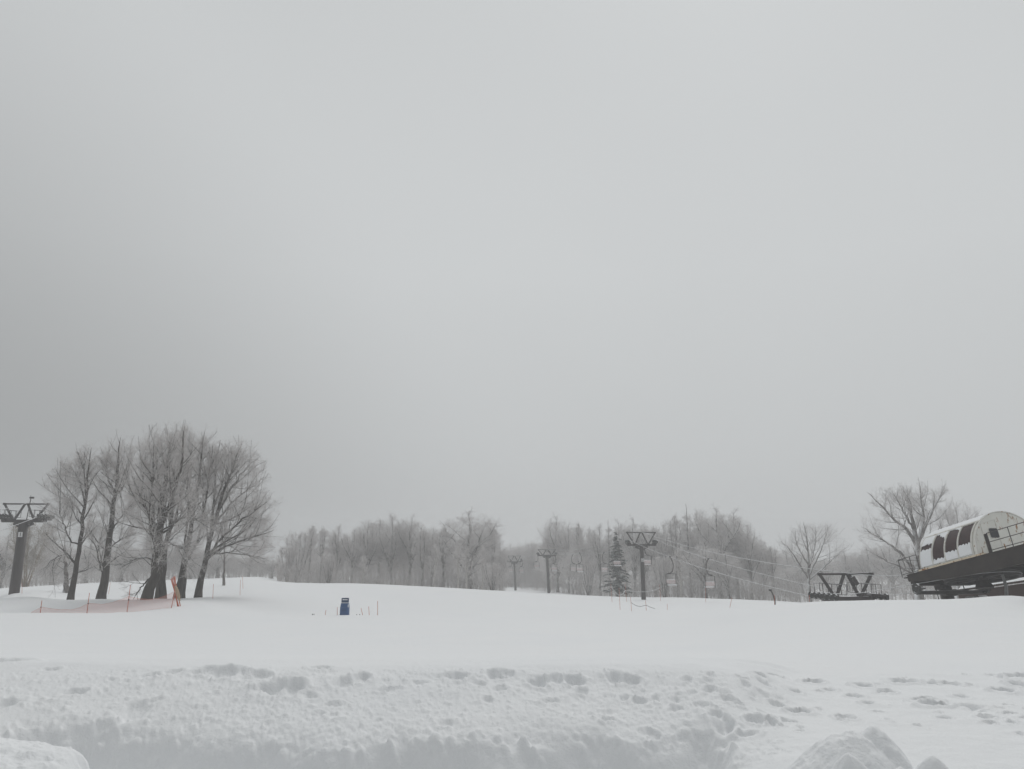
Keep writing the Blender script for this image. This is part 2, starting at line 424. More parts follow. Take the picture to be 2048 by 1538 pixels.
# ------------------------------------------------------------------ GROUND: one sheet of snow to the horizon
def build_ground():
    az = [np.arange(-41, 41.0001, 0.062)]
    az.append(np.arange(42, 319, 3.0))
    az = np.radians(np.concatenate(az))
    dep = np.concatenate([np.arange(26, 16.5, -0.25), np.arange(16.5, 4.4, -0.032)])
    r1 = 1.38 / np.tan(np.radians(dep))
    r2 = np.exp(np.linspace(np.log(r1[-1]), np.log(400), 240))[1:]
    rr = np.concatenate([[0.3, 1.0, 1.8], r1, r2])
    A, R = np.meshgrid(az, rr)
    X = R * np.sin(A); Y = R * np.cos(A)
    # base surface on a coarser grid, then linear in between
    ca = np.radians(np.concatenate([np.arange(-41, 41.01, 0.5), np.arange(42, 319, 3.0)]))
    Zb = np.empty_like(X)
    A2, R2 = np.meshgrid(ca, rr)
    Zc = ground(R2 * np.sin(A2), R2 * np.cos(A2))
    for i in range(len(rr)): Zb[i] = np.interp(az, ca, Zc[i])
    Z = Zb.copy()
    # broad soft undulation of the groomed field
    far = sstep(12, 30, R)
    Z += far * (0.06 * fbm(X / 9, Y / 6, 3, 3) + 0.02 * fbm(X / 4 + Y / 9, Y / 0.9, 2, 5) * (1 - sstep(45, 70, R))) + (1 - far) * sstep(8.6, 11, R) * 0.022 * fbm(X / 1.1, Y / 0.7, 4, 9)
    # ---- close bank
    k = np.nonzero(rr < 16)[0][-1] + 1
    x = X[:k]; y = Y[:k]; r = R[:k]
    inner = np.abs(A[:k]) < radians(50)
    d = np.zeros_like(x)
    # left and middle: the bank falls toward the viewer; right: it runs on level
    gy = np.linspace(2, 16, 700)
    gp = np.interp(gy, [2, 5, 5.6, 6.1, 6.6, 7.0, 7.4, 8, 9, 12, 14, 16], [-2.0, -1.62, -1.50, -1.375, -1.245, -1.145, -1.085, -1.11, -1.225, -1.595, -1.83, -2.0])
    ker = np.exp(-np.linspace(-2, 2, 21) ** 2); ker /= ker.sum()
    gp = np.convolve(np.pad(gp, 10, mode='edge'), ker, 'valid')
    def wl_of(px): return 1 - sstep(1380, 1640, px)
    pxe = 1024 + F * 1.075 * np.tan(np.clip(A[:k], -0.9, 0.9))
    wl = wl_of(pxe + 60 * fbm(x / 0.6, y / 0.6, 2, 17)); ws = wl * (1 - sstep(12, 14, y)) * inner
    yb = y + 0.45 * fbm(x / 1.6, y / 3.0, 2, 19) * np.exp(-((y - 7.2) / 0.9) ** 2)
    Zb[:k] = Zb[:k] * (1 - ws) + (CZ + np.interp(yb, gy, gp)) * ws
    Dl = np.linspace(4.4, 16, 1200)
    def loc(px, py):
        sz = -Dl * tan(math.atan((py - 769) / F) - PITCH)
        v = (769 - py) / F; xx = (px - 1024) / F * Dl / (cp - v * sp); w_ = float(wl_of(px))
        su = w_ * np.interp(Dl, gy, gp) + (1 - w_) * np.interp(Dl, [4, 9.3, 14, 16], [-1.37, -1.40, -1.75, -1.9])
        i = np.nonzero(sz <= su)[0]; i = i[0] if len(i) else len(Dl) - 1
        return xx[i], Dl[i]
    # where the ground is broken and granular: left and middle, fading to the right and beyond 9 m
    edge = (7.35 - 0.75 * sstep(420, -60, pxe)) * wl + 8.9 * (1 - wl) + 0.42 * fbm(x / 1.1, y / 1.1, 3, 21)
    esc = 0.6 * wl + 1.0 * (1 - wl)
    right = 1 - wl
    left = sstep(-4.6, -3.2, x + 0.3 * (y - 6))
    rough = (1 - sstep(edge - 0.9 * esc, edge + 0.35 * esc, y)) * (1 - 0.72 * right) * (0.25 + 0.75 * left)
    gran = (1 - np.abs(vnoise(x / 0.05, y / 0.05, 41))) * 0.5 + (1 - np.abs(vnoise(x / 0.028 + 3, y / 0.028, 42))) * 0.32 + 0.4 * fbm(x / 0.13, y / 0.13, 3, 43)
    patch = 0.55 + 0.45 * np.clip(1.6 * fbm(x / 0.55, y / 0.55, 2, 47) + 0.3, -1, 1)
    d += rough * patch * 0.021 * (gran - 0.5)
    d += rough * 0.022 * fbm(x / 0.42, y / 0.42, 4, 51)
    d += (1 - sstep(9, 13, r)) * 0.012 * fbm(x / 0.33, y / 0.22, 4, 52) * (0.5 + 0.5 * right)
    # a low broken rim along the upper edge of the trodden strip
    rim = np.exp(-((y - edge + 0.25 * esc) / (0.28 * esc)) ** 2) * np.clip(0.35 + 1.3 * fbm(x / 0.5, y / 0.9, 3, 61), 0, 1) * (1 - 0.55 * right)
    d += 0.05 * rim * (0.4 * wl + (1 - wl))
    # boot holes and dents, taken from where they lie on the bank
    holes = [(270, 1418, .17, .17, .6), (345, 1344, .12, .07, .5), (305, 1352, .12, .05, .4), (415, 1345, .2, .07, .6), (450, 1350, .2, .09, .8), (505, 1356, .18, .09, .6), (545, 1383, .16, .10, .9), (590, 1385, .11, .10, .9),
             (690, 1369, .13, .10, .8), (722, 1359, .12, .09, .8), (665, 1412, .12, .05, .4), (915, 1353, .14, .07, .8), (885, 1352, .10, .05, .5), (990, 1350, .12, .06, .7), (1010, 1347, .1, .06, .8), (1078, 1359, .13, .08, .9),
             (1112, 1357, .1, .09, .9), (1150, 1358, .12, .08, .9), (1228, 1351, .11, .10, 1), (1262, 1353, .13, .06, .7), (980, 1399, .08, .05, .6), (1000, 1374, .11, .05, .5), (955, 1364, .1, .06, .5),
             (1165, 1377, .1, .05, .6), (1250, 1387, .09, .06, .7), (1285, 1393, .12, .06, .7), (1305, 1385, .08, .06, .7), (1352, 1412, .08, .06, .7), (1300, 1462, .1, .07, .6), (1220, 1436, .1, .06, .5), (890, 1447, .12, .06, .5),
             (1375, 1353, .09, .06, .6), (1412, 1360, .09, .05, .6), (1418, 1379, .09, .07, .8), (1380, 1379, .07, .05, .6), (1445, 1389, .09, .05, .6), (1518, 1361, .1, .06, .8), (1532, 1376, .08, .07, .8), (1552, 1352, .1, .05, .6),
             (1490, 1377, .08, .05, .5), (1625, 1371, .12, .06, .7), (1600, 1428, .14, .06, .7), (1430, 1431, .11, .09, .9), (1405, 1415, .09, .06, .7), (1352, 1390, .08, .05, .6), (1513, 1449, .1, .06, .8), (1540, 1449, .1, .07, .8),
             (1540, 1437, .1, .05, .5), (1450, 1453, .12, .12, .9), (1500, 1470, .12, .06, .5), (1725, 1378, .1, .06, .7), (1770, 1391, .1, .05, .7), (1710, 1398, .09, .06, .6), (1690, 1440, .12, .07, .5), (1805, 1369, .16, .07, .8),
             (1900, 1372, .13, .06, .6), (1870, 1418, .16, .06, 1), (1850, 1408, .14, .06, .7), (2008, 1388, .13, .08, 1), (2044, 1376, .1, .10, 1), (2040, 1358, .16, .06, .7), (1945, 1420, .12, .06, .5), (1590, 1390, .09, .05, .5),
             (1660, 1386, .09, .05, .5), (1555, 1410, .1, .05, .5), (1455, 1405, .1, .05, .6), (1480, 1415, .1, .06, .5), (1530, 1290, .25, .09, .5), (1195, 1290, .25, .09, .35), (1225, 1294, .2, .07, .35),
             (5, 1323, .3, .12, .8), (100, 1333, .12, .05, .5), (15, 1405, .16, .08, .7), (150, 1382, .14, .06, .5), (210, 1440, .1, .06, .7), (620, 1395, .12, .05, .4), (640, 1340, .14, .06, .5), (1100, 1395, .1, .05, .5), (840, 1365, .1, .05, .5), (780, 1380, .12, .05, .4)]
    rg = np.random.default_rng(77)
    for _ in range(70):
        holes.append((rg.uniform(1350, 2200), rg.uniform(1345, 1470), rg.uniform(.04, .09), rg.uniform(.03, .06), rg.uniform(.3, .7)))
    for _ in range(30):
        holes.append((rg.uniform(-100, 1350), rg.uniform(1345, 1460), rg.uniform(.04, .10), rg.uniform(.03, .06), rg.uniform(.2, .45)))
    hw = 0.045 * fbm(x / 0.11, y / 0.11, 2, 71); hv = 0.05 * fbm(x / 0.11, y / 0.11, 2, 72)
    az_in = az[:int(np.searchsorted(az, radians(41.0)))]
    def win(hx, hy, rad):
        r0 = math.hypot(hx, hy); a0 = atan2(hx, hy); da = rad / max(r0, 1)
        return (slice(int(np.searchsorted(rr[:k], r0 - rad)), int(np.searchsorted(rr[:k], r0 + rad))), slice(int(np.searchsorted(az_in, a0 - da)), int(np.searchsorted(az_in, a0 + da))))
    for px, py, a, b, q in holes:
        hx, hy = loc(px, py)
        a = a * hy / 8.6; b2 = b * 1.45 * hy / 8.6
        m = win(hx, hy, max(a, b2) * 3)
        if d[m].size == 0: continue
        e = np.sqrt(((x[m] - hx + hw[m]) / a) ** 2 + ((y[m] - hy + hv[m]) / b2) ** 2)
        dep_ = 0.12 * q * min(1, a / 0.1) * (1 - 0.48 * float(wl_of(px)))
        d[m] += -dep_ * (1 - sstep(0.45, 0.95, e)) + dep_ * 0.35 * np.exp(-((e - 1.25) / 0.28) ** 2) * (0.6 + 0.4 * sstep(-1, 1, (y[m] - hy) / b2))
        # loose crumbs round the dent
        for _ in range(int(3 + 30 * a)):
            ax_ = hx + rg.normal(0, a * 1.3); ay_ = hy + rg.normal(0, b2 * 1.3); cr_ = rg.uniform(.006, .018) * (1 if rg.random() < .92 else 1.6)
            w_ = win(ax_, ay_, cr_ * 2.2)
            if d[w_].size: d[w_] += cr_ * .5 * np.exp(-(((x[w_] - ax_) ** 2 + (y[w_] - ay_) ** 2) / cr_ ** 2) ** 1.4)
    for _ in range(5200):
        ax_ = rg.uniform(-5.0, 2.0); ay_ = rg.uniform(5.6, 7.3); cr_ = rg.uniform(.007, .018) * (1 if rg.random() < .96 else 1.8)
        w_ = win(ax_, ay_, cr_ * 2.2)
        if d[w_].size: d[w_] += cr_ * .5 * np.exp(-(((x[w_] - ax_) ** 2 + (y[w_] - ay_) ** 2) / cr_ ** 2) ** 1.4)
    # thrown lumps on the trodden strip
    for px, py, a, b, q in ((520, 1378, .17, .07, .07), (560, 1374, .13, .07, .08), (590, 1370, .11, .08, .10), (610, 1371, .08, .07, .07), (440, 1339, .25, .10, .05), (500, 1343, .2, .08, .05), (640, 1360, .2, .08, .05),
                            (375, 1365, .12, .07, .05), (720, 1350, .2, .1, .04), (1010, 1342, .3, .1, .04), (1120, 1348, .3, .1, .04), (1240, 1343, .2, .1, .045), (860, 1344, .25, .1, .03)):
        hx, hy = loc(px, py); a *= .85; b *= .7; q *= .55
        e2 = ((x - hx + hw * 1.2) / a) ** 2 + ((y - hy + hv) / (b * 1.5)) ** 2
        d += .62 * q * np.exp(-e2 ** 1.2)
    # ---- the cut in front: its rim, face and floor
    lip = [(16, 1458), (40, 1448), (110, 1441), (200, 1446), (245, 1456), (290, 1454), (350, 1462), (420, 1472), (500, 1478), (600, 1482), (700, 1483), (800, 1475), (880, 1472), (960, 1468), (1050, 1466), (1150, 1469), (1240, 1466), (1330, 1468), (1400, 1466), (1440, 1470), (1466, 1490), (1478, 1520), (1484, 1560), (1490, 1640)]
    pts = []
    for px, py in lip:
        pts.append(loc(px, py))
    pts = [(-2.3, 2.6), (-3.3, 4.4)] + pts + [(1.15, 2.6)]
    pts = np.array(pts)
    sel = inner & (r < 8)
    xs = x[sel]; ys = y[sel]
    nx = xs + 0.07 * fbm(xs / 0.30, ys / 0.30, 3, 81); ny = ys + 0.17 * fbm(xs / 0.7 + 9, ys / 0.7, 2, 83)
    dist = np.full(len(xs), 1e9); ins = np.zeros(len(xs), bool)
    q = len(pts)
    for i in range(q):
        a = pts[i]; b = pts[(i + 1) % q]; e = b - a
        t = np.clip(((nx - a[0]) * e[0] + (ny - a[1]) * e[1]) / (e @ e), 0, 1)
        dist = np.minimum(dist, np.hypot(nx - a[0] - t * e[0], ny - a[1] - t * e[1]))
        cnd = ((a[1] > ny) != (b[1] > ny)) & (nx < (b[0] - a[0]) * (ny - a[1]) / (b[1] - a[1] + 1e-12) + a[0])
        ins ^= cnd
    sd = np.where(ins, dist, -dist)
    sd = sd + (1 - sstep(0.02, 0.16, sd)) * (0.035 * fbm(xs / 0.14, ys / 0.14, 3, 82) + 0.012 * vnoise(xs / 0.03, ys / 0.03, 84))
    sd = np.where(sd > 0, sd * (0.9 + 0.5 * fbm(xs / 0.6, ys / 0.9, 2, 85)), sd)
    fall = np.interp(sd, [-0.25, -0.10, 0.0, 0.08, 0.22, 0.46, 0.9], [0, -0.010, -0.035, -0.105, -0.29, -0.62, -0.9])
    face = sstep(-0.02, 0.14, sd)
    dd = d[sel]
    dd = dd * (1 - 0.85 * face) + fall + face * (0.045 * fbm(xs / 0.30, ys / 0.16, 3, 91) + 0.010 * fbm(xs / 0.09, ys / 0.07, 3, 92))
    # crumbs fallen on the face
    for _ in range(60):
        i = rg.integers(2, q - 5); f_ = rg.random(); c = pts[i] * (1 - f_) + pts[i + 1] * f_ - np.array([0, rg.uniform(0.01, 0.12)])
        s_ = rg.uniform(0.012, 0.045)
        dd += 0.8 * s_ * np.exp(-(((xs - c[0]) ** 2 + (ys - c[1]) ** 2) / s_ ** 2) ** 1.5) * 1.2
    d[sel] = dd
    zz = Zb[:k] + d
    # block of snow lower left
    def heap(zz, cx, cy, ax_, ay_, top, pw, rot, nseed, na, flat):
        xr = (x - cx) * cos(rot) + (y - cy) * sin(rot); yr = -(x - cx) * sin(rot) + (y - cy) * cos(rot)
        nn = fbm(x / 0.24, y / 0.24, 4, nseed)
        e = (np.abs(xr / ax_) ** pw + np.abs(yr / ay_) ** pw) ** (1 / pw) + 0.10 * nn
        h = top + na * nn + 0.02 * fbm(x / 0.09, y / 0.09, 4, nseed + 7) + 0.012 * (0.5 - np.abs(vnoise(x / 0.05, y / 0.05, nseed + 9))) - flat * np.maximum(e, 0) ** 1.6 - sstep(1.0, 1.5, e) * 1.0
        return np.where(inner & (e < 1.6), np.maximum(zz, h), zz)
    zz = heap(zz, -3.15, 4.28, 0.74, 0.50, CZ - 1.03, 3.2, -0.30, 101, 0.035, 0.10)
    zz = heap(zz, -3.5, 4.0, 0.60, 0.35, CZ - 1.03, 2.5, 0.2, 102, 0.04, 0.2)
    # lumpy heap lower right
    zz = heap(zz, 2.04, 4.80, 0.50, 0.46, CZ - 1.085, 2.0, 0.1, 111, 0.06, 0.42)
    zz = heap(zz, 2.24, 4.86, 0.30, 0.34, CZ - 1.075, 2.0, 0.0, 113, 0.06, 0.40)
    zz = heap(zz, 1.93, 4.52, 0.26, 0.22, CZ - 1.155, 2.0, 0.3, 112, 0.05, 0.34)
    zz = heap(zz, 1.70, 4.42, 0.34, 0.26, CZ - 1.25, 2.0, 0.5, 114, 0.05, 0.40)
    zz = heap(zz, 2.18, 4.45, 0.26, 0.20, CZ - 1.20, 2.0, 0.2, 116, 0.05, 0.36)
    zz = heap(zz, 2.48, 4.66, 0.24, 0.26, CZ - 1.20, 2.0, 0.5, 115, 0.05, 0.40)
    Z[:k] = np.where(inner, zz, Z[:k])
    na, nr = len(az), len(rr)
    V = np.stack([X, Y, Z], -1).reshape(-1, 3)
    i = np.arange(nr - 1)[:, None] * na; j = np.arange(na)[None, :]; j2 = (np.arange(na) + 1) % na
    Fq = np.stack([i + j, i + na + j, i + na + j2[None, :], i + j2[None, :]], -1).reshape(-1, 4)
    V = np.concatenate([V, [[0, 0, CZ - 1.5]]]); cidx = len(V) - 1
    Ft = np.stack([np.full(na, cidx), np.arange(na), j2], -1)
    me = fast_mesh('snow_ground', V, [Fq[:, ::-1], Ft[:, ::-1]])
    tag(link('snow_ground', me, M_snow), 'wide white snowfield rising to a crest, trodden and cut in front', None, None, 'structure')
build_ground()

# ------------------------------------------------------------------ TREES
def nrm(v): return v / np.maximum(np.linalg.norm(v, axis=-1, keepdims=True), 1e-9)
def catmull(pts, n):
    pts = np.asarray(pts, float)
    s = np.concatenate([[0], np.cumsum(np.linalg.norm(np.diff(pts, axis=0), axis=1))]); s /= s[-1]
    t = np.linspace(0, 1, n); o = np.empty((n, 3))
    P = np.vstack([2 * pts[0] - pts[1], pts, 2 * pts[-1] - pts[-2]])
    for k, tt in enumerate(t):
        i = min(np.searchsorted(s, tt, side='right') - 1, len(s) - 2); f = (tt - s[i]) / (s[i + 1] - s[i])
        a, b, c, d = P[i], P[i + 1], P[i + 2], P[i + 3]
        o[k] = 0.5 * (2 * b + (c - a) * f + (2 * a - 5 * b + 4 * c - d) * f * f + (3 * b - a - 3 * c + d) * f ** 3)
    return o
def tubes(P, R, sides, V0=0):
    """batch of branches: P (N,n,3), R (N,n) -> verts, quads"""
    Nb, n, _ = P.shape
    T = np.empty_like(P); T[:, 1:-1] = P[:, 2:] - P[:, :-2]; T[:, 0] = P[:, 1] - P[:, 0]; T[:, -1] = P[:, -1] - P[:, -2]; T = nrm(T)
    axis = nrm(P[:, -1] - P[:, 0])
    ref = np.where((np.abs(axis[:, 2:3]) > 0.8), np.array([[1.0, 0.3, 0]]), np.array([[0, 0.1, 1.0]]))[:, None, :]
    U = nrm(np.cross(np.broadcast_to(ref, T.shape), T)); Wv = np.cross(T, U)
    a = np.arange(sides) * 2 * pi / sides
    V = P[:, :, None, :] + R[:, :, None, None] * (np.cos(a)[None, None, :, None] * U[:, :, None, :] + np.sin(a)[None, None, :, None] * Wv[:, :, None, :])
    base = V0 + (np.arange(Nb) * n * sides)[:, None, None]
    i = (np.arange(n - 1) * sides)[None, :, None]; k = np.arange(sides)[None, None, :]; k2 = (k + 1) % sides
    Q = np.stack([base + i + k, base + i + k2, base + i + sides + k2, base + i + sides + k], -1).reshape(-1, 4)
    return V.reshape(-1, 3), Q
def mesh_of(name, batches):
    vs, fs, off = [], [], 0
    for P, R, s in batches:
        if len(P) == 0: continue
        v, f = tubes(P, R, s, off); vs.append(v); fs.append(f); off += len(v)
    return fast_mesh(name, np.concatenate(vs), fs)
class Env:
    def __init__(s, rows, y0, dy=0.8, lean=0):
        rows = sorted(rows); a = np.array(rows, float); s.z, s.l, s.r = a[:, 0], a[:, 1], a[:, 2]; s.y0 = y0; s.dy = dy
    def inside(s, p, j=1.0, jz=0.0):
        z = p[..., 2] - jz * (s.z[-1] - s.z[0]); l = np.interp(z, s.z, s.l); r = np.interp(z, s.z, s.r)
        c = (l + r) / 2; a = np.maximum((r - l) / 2, 1e-3); b = np.maximum(a * s.dy, 0.6)
        return (((p[..., 0] - c) / a) ** 2 + ((p[..., 1] - s.y0) / b) ** 2 < j) & (z < s.z[-1]) & (z > s.z[0])
def grow(rg, P, R, k, t0, t1, ang, L, npts, trop, wob, env=None, rr=0.6, tip=0.35, rmin=0.006, minf=0.22, tpow=1.0, lenprof=None):
    Nb, n, _ = P.shape
    t = (np.arange(k)[None, :] + rg.random((Nb, k))) / k
    t = t0 + (t1 - t0) * t ** tpow
    f = t * (n - 1); i = np.minimum(f.astype(int), n - 2); f = f - i
    bi = np.arange(Nb)[:, None]
    p0 = P[bi, i] * (1 - f[..., None]) + P[bi, i + 1] * f[..., None]
    tg = nrm(P[bi, i + 1] - P[bi, i]); r0 = R[bi, i] * (1 - f) + R[bi, i + 1] * f
    phi = np.arange(k)[None, :] * 2.39996 + rg.random((Nb, 1)) * 6.28 + rg.normal(0, 0.5, (Nb, k))
    a = np.radians(np.interp(t, [t0, t1], ang) + rg.normal(0, 9, (Nb, k)))
    ref = np.where(np.abs(tg[..., 2:3]) > 0.9, np.array([1.0, 0, 0]), np.array([0, 0, 1.0]))
    u = nrm(np.cross(ref, tg)); v = np.cross(tg, u)
    d = np.cos(a)[..., None] * tg + np.sin(a)[..., None] * (np.cos(phi)[..., None] * u + np.sin(phi)[..., None] * v)
    Lb = L if np.ndim(L) else np.full((Nb, 1), L)
    ln = Lb * rg.uniform(0.65, 1.2, (Nb, k))
    if lenprof is not None: ln = ln * np.interp(t, lenprof[0], lenprof[1])
    p0 = p0.reshape(-1, 3); d = d.reshape(-1, 3); ln = ln.ravel(); r0 = r0.ravel()
    if env is not None:
        fr = np.zeros(len(p0)); jj = rg.uniform(.45, 1.45, len(p0)); jz = rg.uniform(-.10, .035, len(p0))
        for q in (0.15, .3, .45, .6, .75, .9, 1.0):
            dd = nrm(d + np.array([0, 0, trop * q * 0.6]))
            fr = np.where(env.inside(p0 + dd * (ln * q)[:, None], jj, jz), q, fr)
        keep = fr >= minf
        p0, d, ln, r0, fr = p0[keep], d[keep], ln[keep], r0[keep], fr[keep]
        ln = ln * np.minimum(1, fr + 0.08)
    out_ = np.empty((len(p0), npts, 3)); out_[:, 0] = p0
    st = (ln / (npts - 1))[:, None]
    for j in range(1, npts):
        d = nrm(d + np.array([0, 0, trop / (npts - 1)]) + rg.normal(0, wob, d.shape))
        out_[:, j] = out_[:, j - 1] + d * st
    rb = np.maximum(np.minimum(r0 * rr, 0.012 + ln * 0.020), rmin)
    taper = np.linspace(1, tip, npts)
    Rr = np.maximum(rb[:, None] * taper[None, :], min(rmin, .012) * 0.7)
    return out_, Rr, ln[:, None]
def make_tree_meshes(seed, stems, env, k=(14, 9, 8, 6), Ls=(6, .5, .5, .5), angs=((60, 28), (48, 32), (48, 35), (50, 35)), trop=(.5, .35, .25, .15), wob=(.10, .12, .13, .12),
                     rmin=(.026, .012, .006, .0045), t0=0.22, lenprof=None, darkwood=False):
    """stems: list of (points, r_base, r_top, t_start_of_branches)"""
    rg = np.random.default_rng(seed)
    n0 = 16
    P0 = np.stack([catmull(s[0], n0) for s in stems]); R0 = np.stack([np.linspace(1, 0, n0) ** 0.8 * (s[1] - min(s[2], .02)) + min(s[2], .02) for s in stems])
    for i, s in enumerate(stems):
        if len(s) > 4 and s[4]: R0[i, :4] *= np.array([1.45, 1.18, 1.06, 1.0])
    wob0 = rg.normal(0, 0.04, P0.shape); wob0[:, 0] = 0; P0 = P0 + wob0
    L1 = []
    for i, s in enumerate(stems):
        L1.append(grow(rg, P0[i:i + 1], R0[i:i + 1], k[0], s[3], 0.98, angs[0], Ls[0], 9, trop[0], wob[0], env, 0.5, 0.12, rmin[0], lenprof=lenprof))
    P1 = np.concatenate([q[0] for q in L1]); R1 = np.concatenate([q[1] for q in L1]); l1 = np.concatenate([q[2] for q in L1])
    Pa = np.concatenate([P1]); 
    P2, R2, l2 = grow(rg, P1, R1, k[1], .12, .97, angs[1], l1 * Ls[1], 6, trop[1], wob[1], env, .55, .22, rmin[1], lenprof=([0, .3, 1], [1.1, 1.0, .55]))
    # the leading ends of the stems also carry branches
    Pt = P0[:, 8:]; Rt = R0[:, 8:]
    P2b, R2b, l2b = grow(rg, Pt, Rt, k[1] + 4, .1, .98, angs[1], 1.6, 6, trop[1], wob[1], env, .5, .22, rmin[1])
    P2 = np.concatenate([P2, P2b]); R2 = np.concatenate([R2, R2b]); l2 = np.concatenate([l2, l2b])
    P3, R3, l3 = grow(rg, P2, R2, k[2], .1, .98, angs[2], np.maximum(l2 * Ls[2], .35), 4, trop[2], wob[2], env, .6, .4, rmin[2], minf=.1)
    bt = [(P0, R0, 10), (P1, R1, 6)] + ([(P2[::2], R2[::2], 4)] if darkwood else [])
    bc = [(P3, R3, 3)] + ([(P2[1::2], R2[1::2], 4)] if darkwood else [(P2, R2, 4)])
    if k[3]:
        P4, R4, l4 = grow(rg, P3, R3, k[3], .1, 1.0, angs[3], np.maximum(l3 * Ls[3], .16), 3, trop[3], wob[3], None, .7, .5, rmin[3])
        bc.append((P4, R4, 3))
    return bt, bc
def place_tree(name, label, cat, bt, bc, loc, mt, mc, group=None):
    loc = np.asarray(loc, float)
    t = thing(name, label, cat, tuple(loc), group)
    link('trunk', mesh_of('trunk', [(P - loc, R, s) for P, R, s in bt]), mt, t)
    link('crown', mesh_of('crown', [(P - loc, R, s) for P, R, s in bc]), mc, t)
    return t

def hero(seed, label, D, stems_px, env_px, mt=None, mc=None, group=None, k=(14, 9, 8, 6), Ls=(5.5, .5, .5, .5), yspread=1.2, envdy=.85, slim=.62, **kw):
    rg = np.random.default_rng(seed + 1000)
    st = []
    base = None
    for si, (pts, rb, rt, ts) in enumerate(stems_px):
        dy = 0 if si == 0 else rg.uniform(-1, 1) * yspread
        q = []
        for j, (px, py) in enumerate(pts):
            f = j / (len(pts) - 1)
            w0 = W(px, py, D + dy * f); q.append(w0)
        if si == 0 or pts[0][1] >= 1165:
            g_ = gz(q[0][0], q[0][1]); q[0][2] = min(q[0][2], g_) - 0.25
            flare = True
        else: flare = False
        if si == 0: base = np.array([q[0][0], q[0][1], gz(q[0][0], q[0][1])])
        st.append((q, rb * (slim if si else min(1, slim * 1.05)), .014, ts, flare))
    rows = []
    for py, xl, xr in env_px:
        a = W(xl, py, D); b = W(xr, py, D); rows.append((a[2], a[0], b[0]))
    env = Env(rows, D, envdy)
    bt, bc = make_tree_meshes(seed, st, env, k, Ls, darkwood=True, **kw)
    return place_tree('bare_tree', label, 'tree', bt, bc, base, mt or M_bark, mc or M_twig, group)

GL = 'bare trees of the near left clump'
hero(1, 'slim dark leaning tree at the left end of the big clump, forked high up', 63,
     [([(141, 1197), (150, 1150), (158, 1100), (166, 1050), (170, 1005), (176, 950), (183, 893)], .36, .05, .12),
      ([(170, 1008), (163, 975), (150, 945), (132, 925)], .13, .04, .2), ([(160, 1090), (140, 1080), (125, 1040), (118, 1020)], .12, .04, .2), ([(153, 1130), (130, 1110), (105, 1120), (82, 1140)], .10, .03, .3),
      ([(165, 1030), (140, 1000), (115, 975), (92, 945)], .11, .03, .3), ([(172, 995), (170, 960), (168, 920), (170, 900)], .10, .04, .2)],
     [(884, 162, 200), (905, 135, 202), (930, 112, 202), (960, 90, 205), (1000, 88, 208), (1050, 82, 205), (1100, 72, 200), (1150, 78, 190), (1175, 95, 175)], group=GL, k=(11, 8, 9, 7))
hero(2, 'straight thick-trunked tree second from the left in the big clump', 63,
     [([(202, 1197), (211, 1150), (217, 1090), (224, 1040), (231, 985), (236, 930), (240, 876)], .52, .06, .15),
      ([(231, 990), (216, 955), (205, 920)], .16, .04, .2), ([(231, 992), (250, 965), (260, 925)], .16, .04, .2), ([(205, 1150), (198, 1120), (190, 1090), (175, 1075)], .14, .04, .3),
      ([(222, 1060), (245, 1030), (268, 1000)], .13, .04, .2), ([(215, 1100), (240, 1080), (262, 1070)], .12, .04, .2)],
     [(869, 225, 262), (890, 205, 272), (930, 192, 282), (990, 185, 285), (1050, 172, 282), (1110, 165, 275), (1150, 175, 255), (1178, 190, 240)], group=GL, k=(11, 8, 9, 7))
hero(3, 'massive forked tree standing in front of the clump, foot behind the orange net', 56,
     [([(286, 1216), (297, 1190), (310, 1140), (316, 1085), (322, 1020), (333, 950), (344, 868)], .62, .06, .2),
      ([(315, 1095), (308, 1040), (305, 980), (308, 890)], .26, .05, .15), ([(317, 1065), (340, 1005), (362, 930), (366, 860)], .28, .05, .15), ([(315, 1085), (298, 1030), (276, 985), (262, 945)], .2, .04, .15),
      ([(316, 1075), (335, 1060), (365, 1035), (395, 1040), (425, 1060)], .16, .04, .15), ([(311, 1120), (285, 1115), (258, 1125), (240, 1140)], .14, .04, .2), ([(306, 1150), (290, 1165), (275, 1185), (266, 1200)], .12, .03, .2),
      ([(313, 1110), (330, 1085), (350, 1090), (375, 1105)], .14, .04, .2)],
     [(846, 300, 372), (865, 285, 385), (910, 265, 405), (970, 250, 420), (1040, 240, 432), (1100, 235, 435), (1150, 240, 410), (1190, 255, 345)], group=GL, k=(12, 8, 9, 7), yspread=2.0)
hero(4, 'dark tree close behind the massive forked tree, its straight trunk showing beside it', 61,
     [([(316, 1197), (320, 1150), (322, 1100), (318, 1000), (310, 880)], .34, .05, .35), ([(322, 1090), (295, 1000), (280, 900)], .16, .04, .2)],
     [(860, 285, 340), (900, 265, 355), (980, 255, 370), (1060, 250, 375), (1120, 260, 370)], group=GL, k=(9, 7, 8, 6))
hero(5, 'dark tree with a short straight trunk, just right of the massive forked tree', 61,
     [([(327, 1197), (326, 1150), (332, 1095), (348, 1000), (366, 858)], .36, .05, .35), ([(334, 1085), (360, 1000), (385, 900)], .18, .04, .2), ([(340, 1045), (345, 960), (350, 860)], .15, .04, .2)],
     [(846, 335, 395), (880, 315, 412), (950, 300, 425), (1050, 300, 430), (1120, 310, 420)], group=GL, k=(9, 7, 8, 6))
